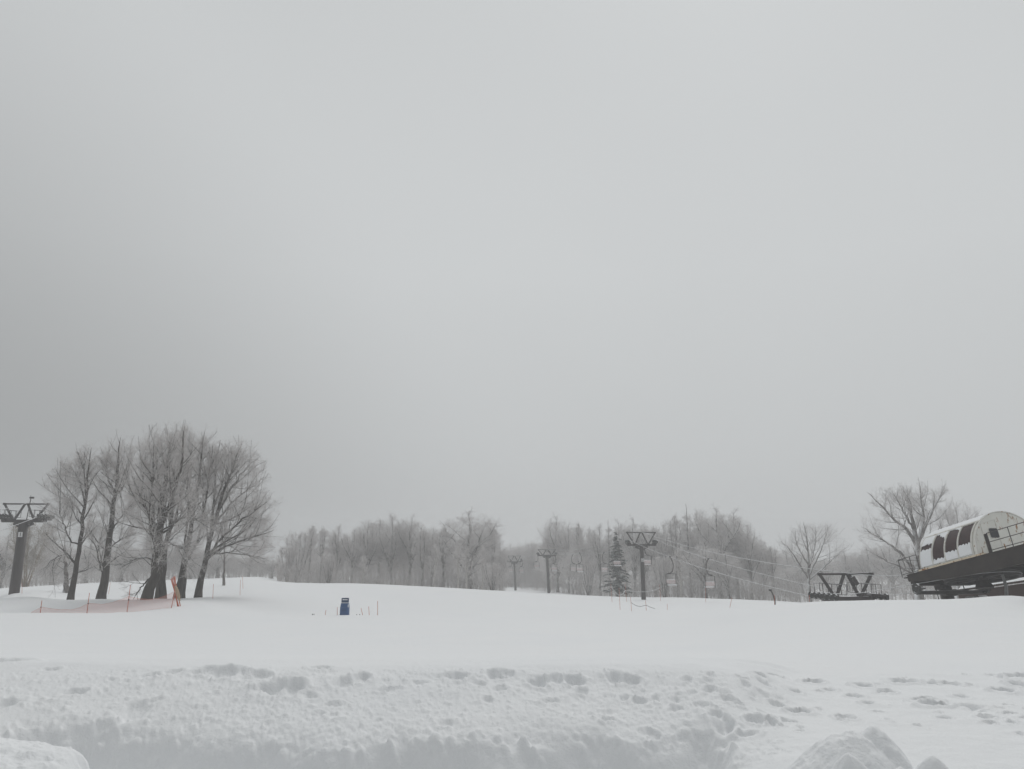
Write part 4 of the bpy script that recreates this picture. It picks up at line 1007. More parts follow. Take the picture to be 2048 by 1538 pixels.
def lift_tower(label, base, arm_z, gantry_h, half, rb, rt, nsheave, tops, number=None, lean=(0, 0, 0), sheave_r=.22, gap=.5, detail=True, bury=3.0, along=H, lat=LAT, sheave_drop=-.24, catw=False, lamp=False, armlow=.18, platz=1.9, group=None):
    base = np.asarray(base, float)
    off = base; t = thing('lift_tower', label, 'lift tower', tuple(base), group)
    top = np.array([base[0], base[1], arm_z]) + np.asarray(lean, float)
    dn = unit(base - top)
    MB().tube([base + dn * .6, base, top - UP * .1], [rb * 1.02, rb, rt], 12).build('pole', M_pole, t, off, smooth=True)
    m = MB()
    m.beam(top - lat * (half + .15), top + lat * (half + .15), .30, .26)
    m.beam(top - lat * half * .45 - UP * .2, top + lat * half * .45 - UP * .2, .26, .2)
    for s in (-1, 1):
        m.beam(top - UP * .55 + lat * s * rt * .7, top + lat * s * half * .5 - UP * .25, .2, .16)
        m.box(top + lat * s * half + UP * .08, (.34, .5, .3), (lat, along, UP))
    m.build('crossarm', M_steel, t, off)
    # lattice gantry above: two V frames and a top bar
    g = MB(); gt = top + UP * gantry_h; hw = tops
    g.beam(gt - lat * (hw + .12), gt + lat * (hw + .12), .15, .13)
    foot = half * .52
    for s in (-1, 1):
        for x_ in (s * hw, s * .12):
            for o_ in (-.09, .09) if detail else (0,):
                g.beam(top + lat * (s * foot + (x_ - s * foot) * .06) + along * o_ + UP * .1, gt + lat * x_ + along * o_, .065 if detail else .16, .10 if detail else .16)
            if detail:
                for q in (.2, .4, .6, .8):
                    c = top + lat * (s * foot) + UP * .1; e = gt + lat * x_
                    pt = c + (e - c) * q; g.beam(pt - along * .09, pt + along * .09, .05, .06)
        g.box(gt + lat * s * hw, (.16, .3, .18), (lat, along, UP))
    g.build('gantry', M_steel, t, off)
    for s in (-1, 1):
        sheave_train(t, top + lat * s * half + UP * .22, nsheave, sheave_r, gap, sheave_drop, off, 'sheave_train', along, lat, s)
        if catw: catwalk(t, top + lat * s * (half - .45) + UP * .35, gap * nsheave * .9, off, along, lat)
    if number:
        pc = base + (top - base) * (1 - platz / max(arm_z - base[2], .1))
        tow = unit(np.array([0, 0, CZ]) - pc); tow[2] = 0; tow = unit(tow); rgt = np.array([-tow[1], tow[0], 0])
        rad = rt + (rb - rt) * .3
        pc = pc + tow * (rad + .02) + rgt * .02
        if number[1]: pc = pc + rgt * number[1]
        u_ = unit(top - base)
        pl = MB().box(pc, (.34, .03, .46), (rgt, tow, u_)).build('number_plate', M_white, t, off)
        me = text_mesh(number[0], .5)
        o = link('number', me, M_black, pl)
        R_ = Matrix((tuple(rgt), tuple(u_), tuple(tow))).transposed().to_4x4(); R_.translation = Vector(tuple(pc + tow * .02 - off)); o.matrix_local = R_
    if lamp:
        m = MB(); a = top + lat * .12 - along * .15
        m.tube([a, a + UP * (gantry_h + .55) + lat * .12], .04, 6); q = a + UP * (gantry_h + .6) + lat * .2
        m.box(q, (.36, .22, .18), (lat, along, UP), .03); m.tube([q + UP * .1 - lat * .12, q + UP * .22 - lat * .12], .02, 5)
        m.build('floodlight', M_steel, t, off)
    return t, top
GT = 'steel towers of the chairlift on the right'
def tower_at(px_b, py_b, px_t, py_arm, D, py_top, **kw):
    b = W(px_b, py_b, D); b[2] = gz(b[0], b[1]); tp = W(px_t, py_arm, D); tt = W(px_t, py_top, D)
    lean = (tp[0] - b[0], 0, 0)
    return lift_tower(base=b, arm_z=tp[2], gantry_h=tt[2] - tp[2], lean=lean, **kw)
T1, t1 = tower_at(1287.5, 1200, 1283, 1090, 97, 1065, label='tall dark lift tower with a double-V gantry in the middle of the lift line', half=1.75, rb=.30, rt=.24, nsheave=4, tops=1.93, number=('2', .06), gap=.42, group=GT)
T2, t2 = tower_at(1097.5, 1187, 1094, 1111, 153, 1099.5, label='grey lift tower second behind the middle one, beside hanging chairs', half=1.75, rb=.30, rt=.24, nsheave=4, tops=1.8, detail=False, gap=.42, group=GT)
T3, t3 = tower_at(1031, 1181, 1028.5, 1123.5, 190, 1112, label='farthest and faintest lift tower of the right line, in the gap between woods', half=1.7, rb=.30, rt=.24, nsheave=4, tops=1.6, detail=False, gap=.42, group=GT)
# depression tower in front of the station: its pole is buried, the crossarm lies on the snow
c0 = W(1696, 1197, 51)
b0 = np.array([c0[0], c0[1], gz(c0[0], c0[1])])
T0, t0 = lift_tower('low dark lift gantry half buried in snow, with long rows of sheave wheels', b0, c0[2], W(1696, 1148, 51)[2] - c0[2], 1.72, .30, .28, 6, 1.95, sheave_r=.23, gap=.56, sheave_drop=.06, catw=True, armlow=.1, group=GT)
m = MB(); a = t0 + LAT * .25 + UP * 1.55; b = t0 + LAT * .85 + UP * .55
m.box(a + (b - a) * .38 + H * .2, (.62, .3, .26), (unit(b - a), H, unit(np.cross(unit(b - a), H))), .03)
m.tube([a + H * .1, a + (b - a) * .2 + H * .2], .05, 6)
m.build('motor_box', M_steel, T0, b0)
# far lift on the left
GT2 = 'steel towers of the lift on the left'
H2 = unit((0.089, -0.996, 0)); LAT2 = np.array([0.996, 0.089, 0])
b = W(28, 1187, 69); b[2] = gz(b[0], b[1]); tp = W(48, 1042, 69); tt = W(56, 1008, 69)
TL, tl = lift_tower('stout leaning brown lift tower with a gantry and floodlight at the left edge', b, tp[2], tt[2] - tp[2], 1.75, .43, .40, 6, 1.95, number=('1', -.16), lean=(tp[0] - b[0], 0, 0), sheave_r=.2, gap=.5, along=H2, lat=LAT2, catw=True, lamp=True, platz=1.25, group=GT2)
b = W(574, 1166, 150); b[2] = gz(b[0], b[1]); tp = W(573, 1107, 150)
TF, tf = lift_tower('tiny hazy lift tower at the left end of the middle wood', b, tp[2], 1.0, 1.4, .30, .26, 2, 1.4, detail=False, along=H2, lat=LAT2, group=GT2)

# ---------------- drive station
def solve_frame():
    O = W(1814, 1151, 44.0)
    e2 = LAT.copy()
    def dist(px, O_, d):       # how far along d from O_ until the column px is reached
        u = (px - 1024) / F
        # x = u * (Y*cp + (z)*sp)  for a point at forward Y and height z relative to the eye
        f = lambda q: q[0] - u * (q[1] * cp + (q[2] - CZ) * sp)
        a0, a1 = f(O_), f(O_ + d)
        return a0 / (a0 - a1)
    s = dist(2048, O, H)
    q = O + H * s; top = W(2048, 1092, q[1])
    al = math.atan((top[2] - O[2]) / s)
    e1 = unit(H * cos(al) + UP * sin(al))
    e3 = unit(np.cross(e2, e1)); e3 = e3 if e3[2] > 0 else -e3
    return O, e1, e2, e3, dist
SO, E1, E2, E3, _dist = solve_frame()
def S(s, l, n): return SO + E1 * s + E2 * l + E3 * n
def sat(px, l=0, n=0): return _dist(px, S(0, l, n), E1)
def station():
    base = S(.5, 2.0, -.8); base = np.array([base[0], base[1], gz(base[0], base[1])])
    st = thing('lift_station', 'dark inclined lift drive station carrying a rusty white barrel-roofed machine house', 'lift station', tuple(base))
    A = (E1, E2, E3); Wd = 4.6; Ld = 13.0
    # deck frame: tapering side girders, cross members and plate
    m = MB()
    for l0 in (0.0, Wd - .22):
        prof = [(0, -.02), (Ld, -.02), (Ld, -.80), (6.0, -.80), (2.6, -.66), (0, -.36)]
        m.prism(prof, S(0, l0, 0), E1, E3, E2, .22)
    for s_ in (.12, 2.2, 5.2, 7.2, 9.4, 11.4, 12.9):
        m.box(S(s_, Wd / 2, -.30), (.2, Wd - .46, .30), A)
    m.box(S(Ld / 2, Wd / 2, -.06), (Ld - .3, Wd - .46, .06), A)
    for l0 in (.14, Wd - .14):
        m.box(S(Ld / 2 - .02, l0, .012), (Ld, .34, .05), A)
    m.box(S(-.28, Wd / 2, -.05), (.7, Wd * .9, .05), A)
    m.build('deck_frame', M_beam, st, base)
    m = MB().box(S(.25, 2.0, -.50), (.36, 3.9, .25), A, .02)
    m.build('head_beam', M_beam, st, base)
    foot = S(.35, 2.0, -5.5)
    MB().tube([S(.35, 2.0, -.62), foot], [.34, .42], 12).build('column', M_pole, st, base, smooth=True)
    # lower crossarm with guide sheaves
    m = MB().box(S(.75, 1.95, -1.10), (.2, 4.4, .2), A, .02)
    m.box(S(.6, 2.0, -1.10), (.4, .75, .34), A)
    m.tube([S(.7, 2.95, -1.10), S(.7, 2.95, -.62)], .03, 6); m.tube([S(.7, 1.1, -2.7), S(.7, 1.1, -.8)], .03, 6)
    m.box(S(.7, 1.25, -.78), (.2, .3, .3), A); m.box(S(.7, 3.0, -1.05), (.25, .24, .26), A)
    arm = m.build('guide_arm', M_steel, st, base)
    for l0 in (-.35, 4.15):
        MB().disc(S(.95, l0, -.90), E2, .30, .14, 18).build('guide_sheave', M_wheel, arm, base)
        MB().tube([S(.95, l0, -.90), S(.95, l0 + .55, -.88)], .045, 6).build('axle', M_steel, arm, base)
    # motor and white duct behind the column
    m = MB(); m.lathe(S(.8, 3.05, -1.50), E3, [(-.35, .02), (-.35, .14), (0, .22), (.15, .22), (.15, .02)], 12); m.lathe(S(.8, 3.35, -1.48), E2, [(0, .02), (0, .17), (.22, .17), (.22, .02)], 12)
    m.build('gear_motor', M_grey, st, base)
    MB().tube([S(.4, 3.9, -2.6), S(.4, 3.9, -1.45), S(.4, 4.05, -1.28), S(.4, 4.55, -1.28), S(.4, 4.75, -1.5), S(.4, 4.75, -2.6)], .06, 8).build('white_duct', M_white, st, base, smooth=True)
    # bull wheel
    wc_s = sat(1964, 2.3, -.7)
    c = S(wc_s, 2.3, -.64)
    m = MB(); n = 48; Rw = 1.90
    prof = [(-.10, Rw - .16), (-.12, Rw), (-.05, Rw - .04), (.05, Rw - .04), (.12, Rw), (.10, Rw - .16), (-.10, Rw - .16)]
    m.lathe(c, E3, prof, n)
    for k in range(8):
        a = 2 * pi * k / 8; d = cos(a) * E1 + sin(a) * E2
        m.beam(c + d * .25, c + d * (Rw - .15), .14, .10, E3)
    m.lathe(c, E3, [(-.15, .05), (-.15, .32), (.2, .32), (.2, .05)], 16)
    bw = m.build('bull_wheel', M_steel, st, base)
    MB().lathe(S(wc_s, 2.3, -.72), E3, [(.2, .02), (.2, .26), (-.02, .28), (-.45, .46), (-.48, .45), (-.48, .02)], 20).build('bearing_housing', M_beam, st, base)
    # strut down to the snow on the right
    a = W(2001, 1138, 40.2); b_ = W(2012, 1172, 40.2); g_ = W(2012, 1205, 40.2)
    MB().tube([a, a + (b_ - a) * .5, b_, g_ - UP * .6], [.05, .07, .09, .09], 9).build('strut', M_grey, st, base, smooth=True)
    # machine house
    s0 = sat(1849, .3, .1); s1 = sat(1962, .3, .1); hw = 2.10; lc = .2 + hw; cz = .17
    def arch(th, k=1.0): # th 0 = left foot ... 1 = right foot
        a0 = math.asin(cz / hw) ; a = (pi + a0) - th * (pi + 2 * a0)
        return (hw * k * cos(a), cz + (hw * k) * sin(a))
    nA = 40; L = s1 - s0
    m = MB(); vs = []; 
    for s_ in (s0, s1):
        for i in range(nA + 1):
            x_, z_ = arch(i / nA); vs.append(S(s_, lc + x_, .12 + z_))
    fs = [[i, i + 1, nA + 2 + i, nA + 1 + i] for i in range(nA)] + [list(range(nA, -1, -1)), [nA + 1 + i for i in range(nA + 1)], [0, nA + 1, 2 * nA + 1, nA]]
    m.add(vs, fs)
    house = m.build('machine_house', M_cream, st, base)
    def band(name, mat, sa, sb, ta, tb, k0, k1, nseg=14, edge=None):
        q = MB(); vs = []
        cols = 10 if edge else 2
        def row(k):
            for j in range(cols):
                s_ = sa + (sb - sa) * j / (cols - 1)
                for i in range(nseg + 1):
                    lo, hi = ta, tb
                    if edge: lo, hi = edge(j / (cols - 1), ta, tb)
                    x_, z_ = arch(lo + (hi - lo) * i / nseg, k); yield S(s_, lc + x_, .12 + z_)
        vs = list(row(k0)) + list(row(k1)); M_ = nseg + 1; T_ = cols * M_
        fs = []
        for j in range(cols - 1):
            for i in range(nseg):
                a = j * M_ + i; fs.append([a + T_, a + M_ + T_, a + M_ + 1 + T_, a + 1 + T_]); fs.append([a, a + 1, a + M_ + 1, a + M_])
        for i in range(nseg):
            a = i; fs.append([a, a + T_, a + 1 + T_, a + 1]); a = (cols - 1) * M_ + i; fs.append([a + 1, a + 1 + T_, a + T_, a])
        for j in range(cols - 1):
            a = j * M_; fs.append([a + M_, a + M_ + T_, a + T_, a]); a = j * M_ + nseg; fs.append([a, a + T_, a + M_ + T_, a + M_])
        q.add(vs, fs); return q.build(name, mat, house, base)
    # ribs and the four maroon side panels
    usable = L * .93; pitch = usable / 4
    for i in range(5): band('rib', M_rib, s0 + i * pitch - (.02 if i == 0 else .05), s0 + i * pitch + .05, .015, .296, 1.004, 1.03)
    band('rib', M_rib, s1 - .07, s1 + .03, .0, 1.0, 1.004, 1.03, 40)
    band('top_rail', M_rib, s0, s1 - .02, .285, .298, 1.0, 1.04, 3)
    rg = np.random.default_rng(3)
    snow_lo = [.150, .045, .072, .095]; snow_hi = [.195, .245, .28, .30]
    for i in range(4):
        a = s0 + i * pitch + .06; b_ = s0 + (i + 1) * pitch - .06
        band('side_window', M_maroon, a, b_, .02, .284, 1.0, 1.012)
        jag = rg.uniform(-.009, .013, 10)
        band('snow_patch', M_snowcap, a, b_, .018, snow_lo[i], 1.013, 1.035, 8, edge=lambda f, lo, hi, jag=jag: (lo, hi + float(np.interp(f, np.linspace(0, 1, 10), jag))))
        if i < 3:
            jg = rg.uniform(-.014, .014, 10); sl_ = (.06, .03, .0)[i]
            band('snow_patch', M_snowcap, a, b_, snow_hi[i], .286, 1.013, 1.03, 6, edge=lambda f, lo, hi, jg=jg, i=i: (min(hi - .004, lo + float(np.interp(f, np.linspace(0, 1, 10), jg)) + (.0, -.04, .03)[i] * (1 - 2 * f) * (-1 if i == 1 else 1)), hi))
    band('roof_snow', M_snowcap, s0 - .03, s1 - .12, .300, .72, 1.0, 1.035, 18)
    MB().box(S((s0 + s1) / 2 + .1, .18, .06), (L + .5, .30, .16), A).build('sill', M_sill, house, base)
    MB().box(S(s1 + .2, .75, .06), (.3, .9, .13), A).build('sill', M_sill, house, base)
    # gable window with rounded corners
    def rrect(w, h, r):
        o = []
        for cx, cy, a0 in ((w / 2 - r, h / 2 - r, 0), (-w / 2 + r, h / 2 - r, 90), (-w / 2 + r, -h / 2 + r, 180), (w / 2 - r, -h / 2 + r, 270)):
            for k in range(4): a = radians(a0 + 30 * k); o.append((cx + r * cos(a), cy + r * sin(a)))
        return o
    MB().prism(rrect(.58, .56, .09), S(s1 + .004, 1.47, 1.26), E2, E3, E1, .025).build('gable_window', M_rib, house, base)
    MB().prism(rrect(.52, .50, .08), S(s1 + .030, 1.47, 1.26), E2, E3, E1, .012).build('gable_window', M_glass, house, base)
    for q_ in (.36, .47, .58, .69): band('shell_seam', M_sill, s0, s1 - .05, q_, q_ + .004, 1.0, 1.006, 1)
    m = MB()      # outline of the door
    for l_, n_ in (((.80, .15), (.80, 1.75)), ((1.75, .15), (1.75, 1.98)), ((.80, 1.75), (1.75, 1.98))):
        m.beam(S(s1 + .012, l_[0], l_[1]), S(s1 + .012, n_[0], n_[1]), .02, .03, E1)
    m.build('door_frame', M_rib, house, base)
    # railings
    def rail(name, pts_s, l0, n0, h, rails, mat=M_steel, r_=.022):
        q = MB()
        for s_ in pts_s: q.tube([S(s_, l0, n0), S(s_, l0, n0 + h)], r_, 6)
        for f in rails: q.tube([S(pts_s[0], l0, n0 + h * f), S(pts_s[-1], l0, n0 + h * f)], r_, 6)
        return q.build(name, mat, st, base)
    sb = sat(1982, .1, 0)
    MB().box(S(sb, .12, .52), (.13, .13, .98), A, .01).build('rail_post', M_beam, st, base)
    rail('railing', [sb + .07, sb + 1.45, sb + 2.9, sb + 4.3, sb + 5.6], .12, .03, 1.0, (1.0, .55, .14))
    q = MB()
    for l0 in (.1, 1.4, 2.8, 4.1):
        q.tube([S(-.55, l0, -.02), S(-.55, l0, 1.0)], .022, 6)
    for f in (1.0, .5): q.tube([S(-.55, .1, f), S(-.55, 4.1, f)], .022, 6)
    for l0 in (.1, 4.1):
        for s_ in (.45, s0 - .12): q.tube([S(s_, l0, -.02), S(s_, l0, 1.0)], .022, 6)
        for f in (1.0, .12): q.tube([S(-.55, l0, f), S(s0 - .12, l0, f)], .022, 6)
    q.tube([S(-.5, .1, .95), S(-.1, .1, .95), S(.2, .1, .75), S(.42, .1, .1)], .02, 6)
    q.build('railing', M_steel, st, base)
    return st, c, wc_s, Rw
ST, wheel_c, wheel_s, Rw = station()

# ---------------- ropes
def span(a, b, sag, n=24):
    a = np.asarray(a); b = np.asarray(b)
    return [a + (b - a) * k / n - UP * sag * 4 * (k / n) * (1 - k / n) for k in range(n + 1)]
def rope_pts(sgn):
    o = LAT * sgn * 1.75
    c = LAT * sgn * 1.88
    ends = [t0 + c - UP * .02, t1 + o + LAT * sgn * .13 + UP * .72, t2 + o + UP * .70, t3 + o + UP * .70, t3 + o - H * 70 + UP * -1.5]
    q = []
    for (a, b), s in zip(zip(ends[:-1], ends[1:]), (.55, 1.1, .7, .8)): q += span(a, b, s)[:-1]
    return q + [ends[-1]], ends
qL, _ = rope_pts(-1); qR, _ = rope_pts(1)
arc = [wheel_c + Rw * (-cos(pi * k / 24) * E2 + sin(pi * k / 24) * E1) for k in range(25)]
m = MB(); m.tube(qL[::-1] + arc + qR, .020, 6)
tag(m.build('haul_rope', M_rope, smooth=True), 'frost-covered haul rope looping from the station wheel over the right line of lift towers', 'cable')
m = MB()
gtop = lambda t, h: t + UP * h
h0 = W(1696, 1148, 51)[2] - t0[2]; h1 = W(1283, 1065, 97)[2] - t1[2]; h2 = W(1094, 1099.5, 153)[2] - t2[2]; h3 = W(1028, 1112, 190)[2] - t3[2]
pts = span(S(.2, 1.2, .1), t0 + UP * (h0 + .06) + LAT * .05, .15)[:-1] + span(t0 + UP * (h0 + .08) - LAT * .1, t1 + UP * (h1 + .08) + LAT * .1, .6)[:-1] + span(t1 + UP * (h1 + .08), t2 + UP * (h2 + .08), 1.0)[:-1] + span(t2 + UP * (h2 + .08), t3 + UP * (h3 + .08), .7)
m.tube(pts, .020, 6)
tag(m.build('signal_cable', M_rope, smooth=True), 'frosted signal cable running along the tops of the right lift gantries', 'cable')
for s, nm, lab in ((-1, 'haul_rope', 'haul rope on the outer side of the left lift tower'), (1, 'haul_rope', 'white frosted haul rope crossing in front of the left lift tower')):
    o = LAT2 * s * 1.88
    a = tl + o + UP * .70; f = tf + LAT2 * s * 1.5 + UP * .6
    near = tl + o + H2 * 40 - UP * 7.0
    m = MB(); m.tube(span(near, a, .8)[:-1] + span(a, f, 1.5), .024, 6)
    tag(m.build(nm, M_rope, smooth=True), lab, 'cable', 'haul ropes of the left lift')
hl = W(56, 1008, 69)[2] - tl[2]
m = MB(); m.tube(span(tl + UP * (hl - .05) + H2 * 40 - UP * 5.5, tl + UP * (hl + .06), .8)[:-1] + span(tl + UP * (hl + .06), tf + UP * 1.0, 1.6), .022, 6)
tag(m.build('signal_cable', M_rope, smooth=True), 'thin signal cable over the gantry of the left lift tower', 'cable')

# ---------------- chairs: a double seat on a bowed hanger, modelled with its grip at the origin
def chair_proto():
    p = {}
    m = MB(); bow = [(0, 0, .02), (-.16, 0, -.25), (-.30, 0, -.7), (-.30, 0, -1.1), (-.18, 0, -1.5), (0.05, 0, -1.66), (.30, 0, -1.70)]
    P_ = catmull(bow, 18); m.tube(P_, .05, 7); p['hanger'] = (m, M_steel)
    m = MB().box((0, 0, 0.02), (.12, .3, .16), None, .02); p['grip'] = (m, M_wheel)
    m = MB()
    fr = [(-.56, .42, -3.02), (-.56, 0, -2.98), (-.56, -.05, -2.3), (-.56, -.02, -1.86), (-.46, 0, -1.76), (.46, 0, -1.76), (.56, -.02, -1.86), (.56, -.05, -2.3), (.56, 0, -2.98), (.56, .42, -3.02)]
    m.tube(fr, .036, 6); m.tube([(.30, 0, -1.70), (.30, 0, -1.76)], .05, 6)
    m.tube([(-.56, -.04, -2.72), (-.56, .38, -2.72), (-.56, .40, -2.99)], .018, 6); m.tube([(.56, -.04, -2.72), (.56, .38, -2.72), (.56, .40, -2.99)], .018, 6)
    p['frame'] = (m, M_steel)
    m = MB()
    for k in range(5): m.box((0, .04 + .095 * k, -2.965 - .006 * k), (1.06, .08, .035), None, .008)
    p['seat'] = (m, M_seat)
    m = MB()
    for k in range(4): m.box((0, -.03, -2.42 - .10 * k), (1.06, .03, .08), None, .008)
    p['backrest'] = (m, M_seat)
    m = MB(); m.box((0, .22, -2.90), (1.02, .42, .10), None, .03); m.box((0, -.03, -2.36), (1.0, .07, .05), None, .02); p['snow_cushion'] = (m, M_snowcap)
    return {k: (v[0].build(k, v[1]), v[1]) for k, v in p.items()}
_ch = {k: v[0] for k, v in chair_proto().items()}
first_chair = [True]
def rope_at(q, D):
    a = np.array(q); o = np.argsort(a[:, 1]); a = a[o]
    return np.array([np.interp(D, a[:, 1], a[:, 0]), D, np.interp(D, a[:, 1], a[:, 2])])
def put_chair(q, D, face, label, dz=0):
    p = rope_at(q, D) + UP * dz
    ang = atan2(H[1], H[0]) - pi / 2
    t = thing('lift_chair', label, 'lift chair', tuple(p), 'double chairs hanging on the lift', (0, 0, ang + (0 if face > 0 else pi)))
    for k, o in _ch.items():
        c = o if first_chair[0] else o.copy()
        if not first_chair[0]: C.objects.link(c)
        c.parent = t
    first_chair[0] = False
def d_of(q, px):
    a = np.array(q); a = a[np.argsort(a[:, 1])]
    u = (px - 1024) / F; f = a[:, 0] - u * (a[:, 1] * cp + (a[:, 2] - CZ) * sp)
    k = np.nonzero(np.sign(f[:-1]) != np.sign(f[1:]))[0]
    if not len(k): return 180.0
    k = k[-1]; return float(a[k, 1] + (a[k + 1, 1] - a[k, 1]) * f[k] / (f[k] - f[k + 1]))
for q, px, face, lab, dz in [
    (qL, 1340, 1, 'nearest fully visible left-rope chair, snow on its slatted seat, facing the viewer', 0),
    (qR, 1417, -1, 'chair seen from behind on the right-hand rope, right of all other hanging chairs', 0),
    (qL, 1540, 1, 'chair sunk in the snow so that only its bowed hanger shows', -.25),
    (qR, 1293, -1, 'chair half hidden right behind the middle lift tower\'s pole', 0),
    (qL, 1233, 1, 'white-seated chair hanging in front of the snowy fir', 0),
    (qR, 1208, -1, 'grey chair seen from behind just left of the snowy fir', 0),
    (qL, 1159, 1, 'white-seated chair midway between the second tower and the snowy fir', 0),
    (qR, 1146, -1, 'grey chair close beside the white-seated one midway to the snowy fir', 0),
    (qL, 1108, 1, 'white-seated chair just right of the second lift tower', 0),
    (qL, 1073, 1, 'small white-seated chair just left of the second lift tower', 0),
    (qL, 1043, 1, 'tiny pale chair just right of the farthest lift tower', 0),
    (qL, 1021, 1, 'tiny faint chair left of the farthest lift tower', 0)]:
    put_chair(q, d_of(q, px), face, lab, dz)
pf = tl + (tf - tl) * .96
for kx in (1,):
    t = thing('lift_chair', 'tiny hazy chair left of the small far lift tower', 'lift chair', tuple(W(556, 1112, 147)), 'double chairs hanging on the lift', (0, 0, atan2(H2[1], H2[0]) - pi / 2))
    for k, o in _ch.items():
        c = o.copy(); C.objects.link(c); c.parent = t

# ------------------------------------------------------------------ brown shed behind the station
def shed():
    a = W(1916, 1181, 50); b = W(2048, 1162.5, 45.5)
    d = unit((b - a) * np.array([1, 1, 0])); slope = (b[2] - a[2]) / np.linalg.norm((b - a)[:2])
    nrm_ = np.array([-d[1], d[0], 0]); nrm_ = nrm_ if nrm_[1] > 0 else -nrm_
    L = 9.0; e = a + d * L + UP * slope * L
    base = np.array([a[0], a[1], gz(a[0], a[1])])
    t = thing('shed', 'low brown shed with a snow-covered sloping roof below the lift station', 'shed', tuple(base))
    m = MB(); lo = -3.2
    vs = [a + UP * -.12, e + UP * -.12, e + UP * lo, np.array([a[0], a[1], a[2]]) + UP * lo]
    vs2 = [v + nrm_ * 4 for v in vs]
    m.add(vs + vs2, [[0, 1, 2, 3], [7, 6, 5, 4], [0, 4, 5, 1], [3, 2, 6, 7], [0, 3, 7, 4], [1, 5, 6, 2]])
    m.build('wall', M_shed, t, base)
    m = MB(); n = 60      # corrugated eave
    for k in range(n):
        p = a + (e - a) * (k / n) - nrm_ * .18; q = a + (e - a) * ((k + .55) / n) - nrm_ * .18
        m.tube([p, q], .055, 6)
    m.add([a - nrm_ * .2, e - nrm_ * .2, e + nrm_ * 2.6 + UP * .75, a + nrm_ * 2.6 + UP * .75, a - nrm_ * .2 - UP * .08, e - nrm_ * .2 - UP * .08, e + nrm_ * 2.6 + UP * .67, a + nrm_ * 2.6 + UP * .67], [[0, 1, 2, 3], [7, 6, 5, 4], [0, 4, 5, 1], [1, 5, 6, 2], [2, 6, 7, 3], [3, 7, 4, 0]])
    rf = m.build('roof', M_shed, t, base)
    m = MB(); g = []
    rg = np.random.default_rng(8); nn = 40
    for j in range(7):
        for i in range(nn + 1):
            f = j / 6; p = a + (e - a) * i / nn - nrm_ * (.12 - .05 * rg.random()) + (nrm_ * 2.75 + UP * .75) * f
            h = .02 + .22 * min(1, f * 2.5) ** .6 + rg.normal(0, .012); g.append(p + UP * h)
    m.add(g, [[j * (nn + 1) + i, j * (nn + 1) + i + 1, (j + 1) * (nn + 1) + i + 1, (j + 1) * (nn + 1) + i] for j in range(6) for i in range(nn)])
    m.build('snow_layer', M_snowcap, rf, base, smooth=True)
shed()

# ------------------------------------------------------------------ orange net, its poles, the pole bundle
ND = 45.6
def net_pole(x0, y0, x1, y1, label, D=ND, r=.022, clip=True, name='marker_pole', grp='orange marker poles', mat=None):
    a = W(x0, y0, D); b = W(x1, y1, D); bb = b.copy(); bb = b + unit(b - a) * .35
    t = thing(name, label, 'marker pole', tuple(b), grp)
    MB().tube([bb, a], [r, r * .8], 7).build('shaft', mat or M_orange, t, b)
    if clip: MB().tube([a + (b - a) * .52, a + (b - a) * .56], r * 1.9, 7).build('clip', M_black, t, b)
    return t
GN = 'orange poles holding the net'
net_pole(84, 1201, 80.5, 1225.5, 'short orange pole at the low left end of the orange net', grp=GN)
net_pole(179, 1186, 174, 1225, 'orange pole second from the left along the orange net', grp=GN)
net_pole(261, 1170, 254, 1225, 'tallest orange pole of the net, left of the massive forked tree', grp=GN)
net_pole(349, 1188, 343, 1214, 'short leaning orange pole at the right end of the net, beside the pole bundle', grp=GN, clip=False)
top_ = [(62, 1225), (70, 1221), (83, 1214), (100, 1217), (118, 1219), (145, 1219), (160, 1215), (177, 1206.5), (190, 1207.5), (205, 1208.5), (225, 1205), (242, 1199), (257, 1193), (275, 1196.5), (295, 1198.5), (315, 1197), (332, 1191), (345, 1185), (351, 1181)]
bot_ = [(62, 1226), (290, 1226), (315, 1223), (343, 1214), (351, 1210)]
nx_, ny_ = 90, 8; V = []; UV = []
xa = np.linspace(62, 351, nx_)
for j in range(ny_ + 1):
    for i, px in enumerate(xa):
        yt = np.interp(px, [q[0] for q in top_], [q[1] for q in top_]); yb = np.interp(px, [q[0] for q in bot_], [q[1] for q in bot_]) + .6
        p = W(px, yb + (yt - yb) * j / ny_, ND + .05 + .06 * sin(px * .11 + j)); V.append(p)
o_ = W(200, 1224, ND)
me = fast_mesh('mesh_sheet', np.array(V) - o_, [np.array([[j * nx_ + i, j * nx_ + i + 1, (j + 1) * nx_ + i + 1, (j + 1) * nx_ + i] for j in range(ny_) for i in range(nx_ - 1)])])
uvl = me.uv_layers.new(name='UVMap'); li = np.empty(len(me.loops), np.int32); me.loops.foreach_get('vertex_index', li)
Vn = np.array(V) - o_; uvl.data.foreach_set('uv', np.ascontiguousarray(Vn[li][:, [0, 2]]).ravel())
t = thing('safety_net', 'sagging see-through orange safety net strung low in front of the left clump', 'net', tuple(o_))
link('mesh_sheet', me, M_net, t)
pts = [W(x_, y_, ND) for x_, y_ in top_]
MB().tube(pts, .006, 5).build('top_cord', M_orange, t, o_)

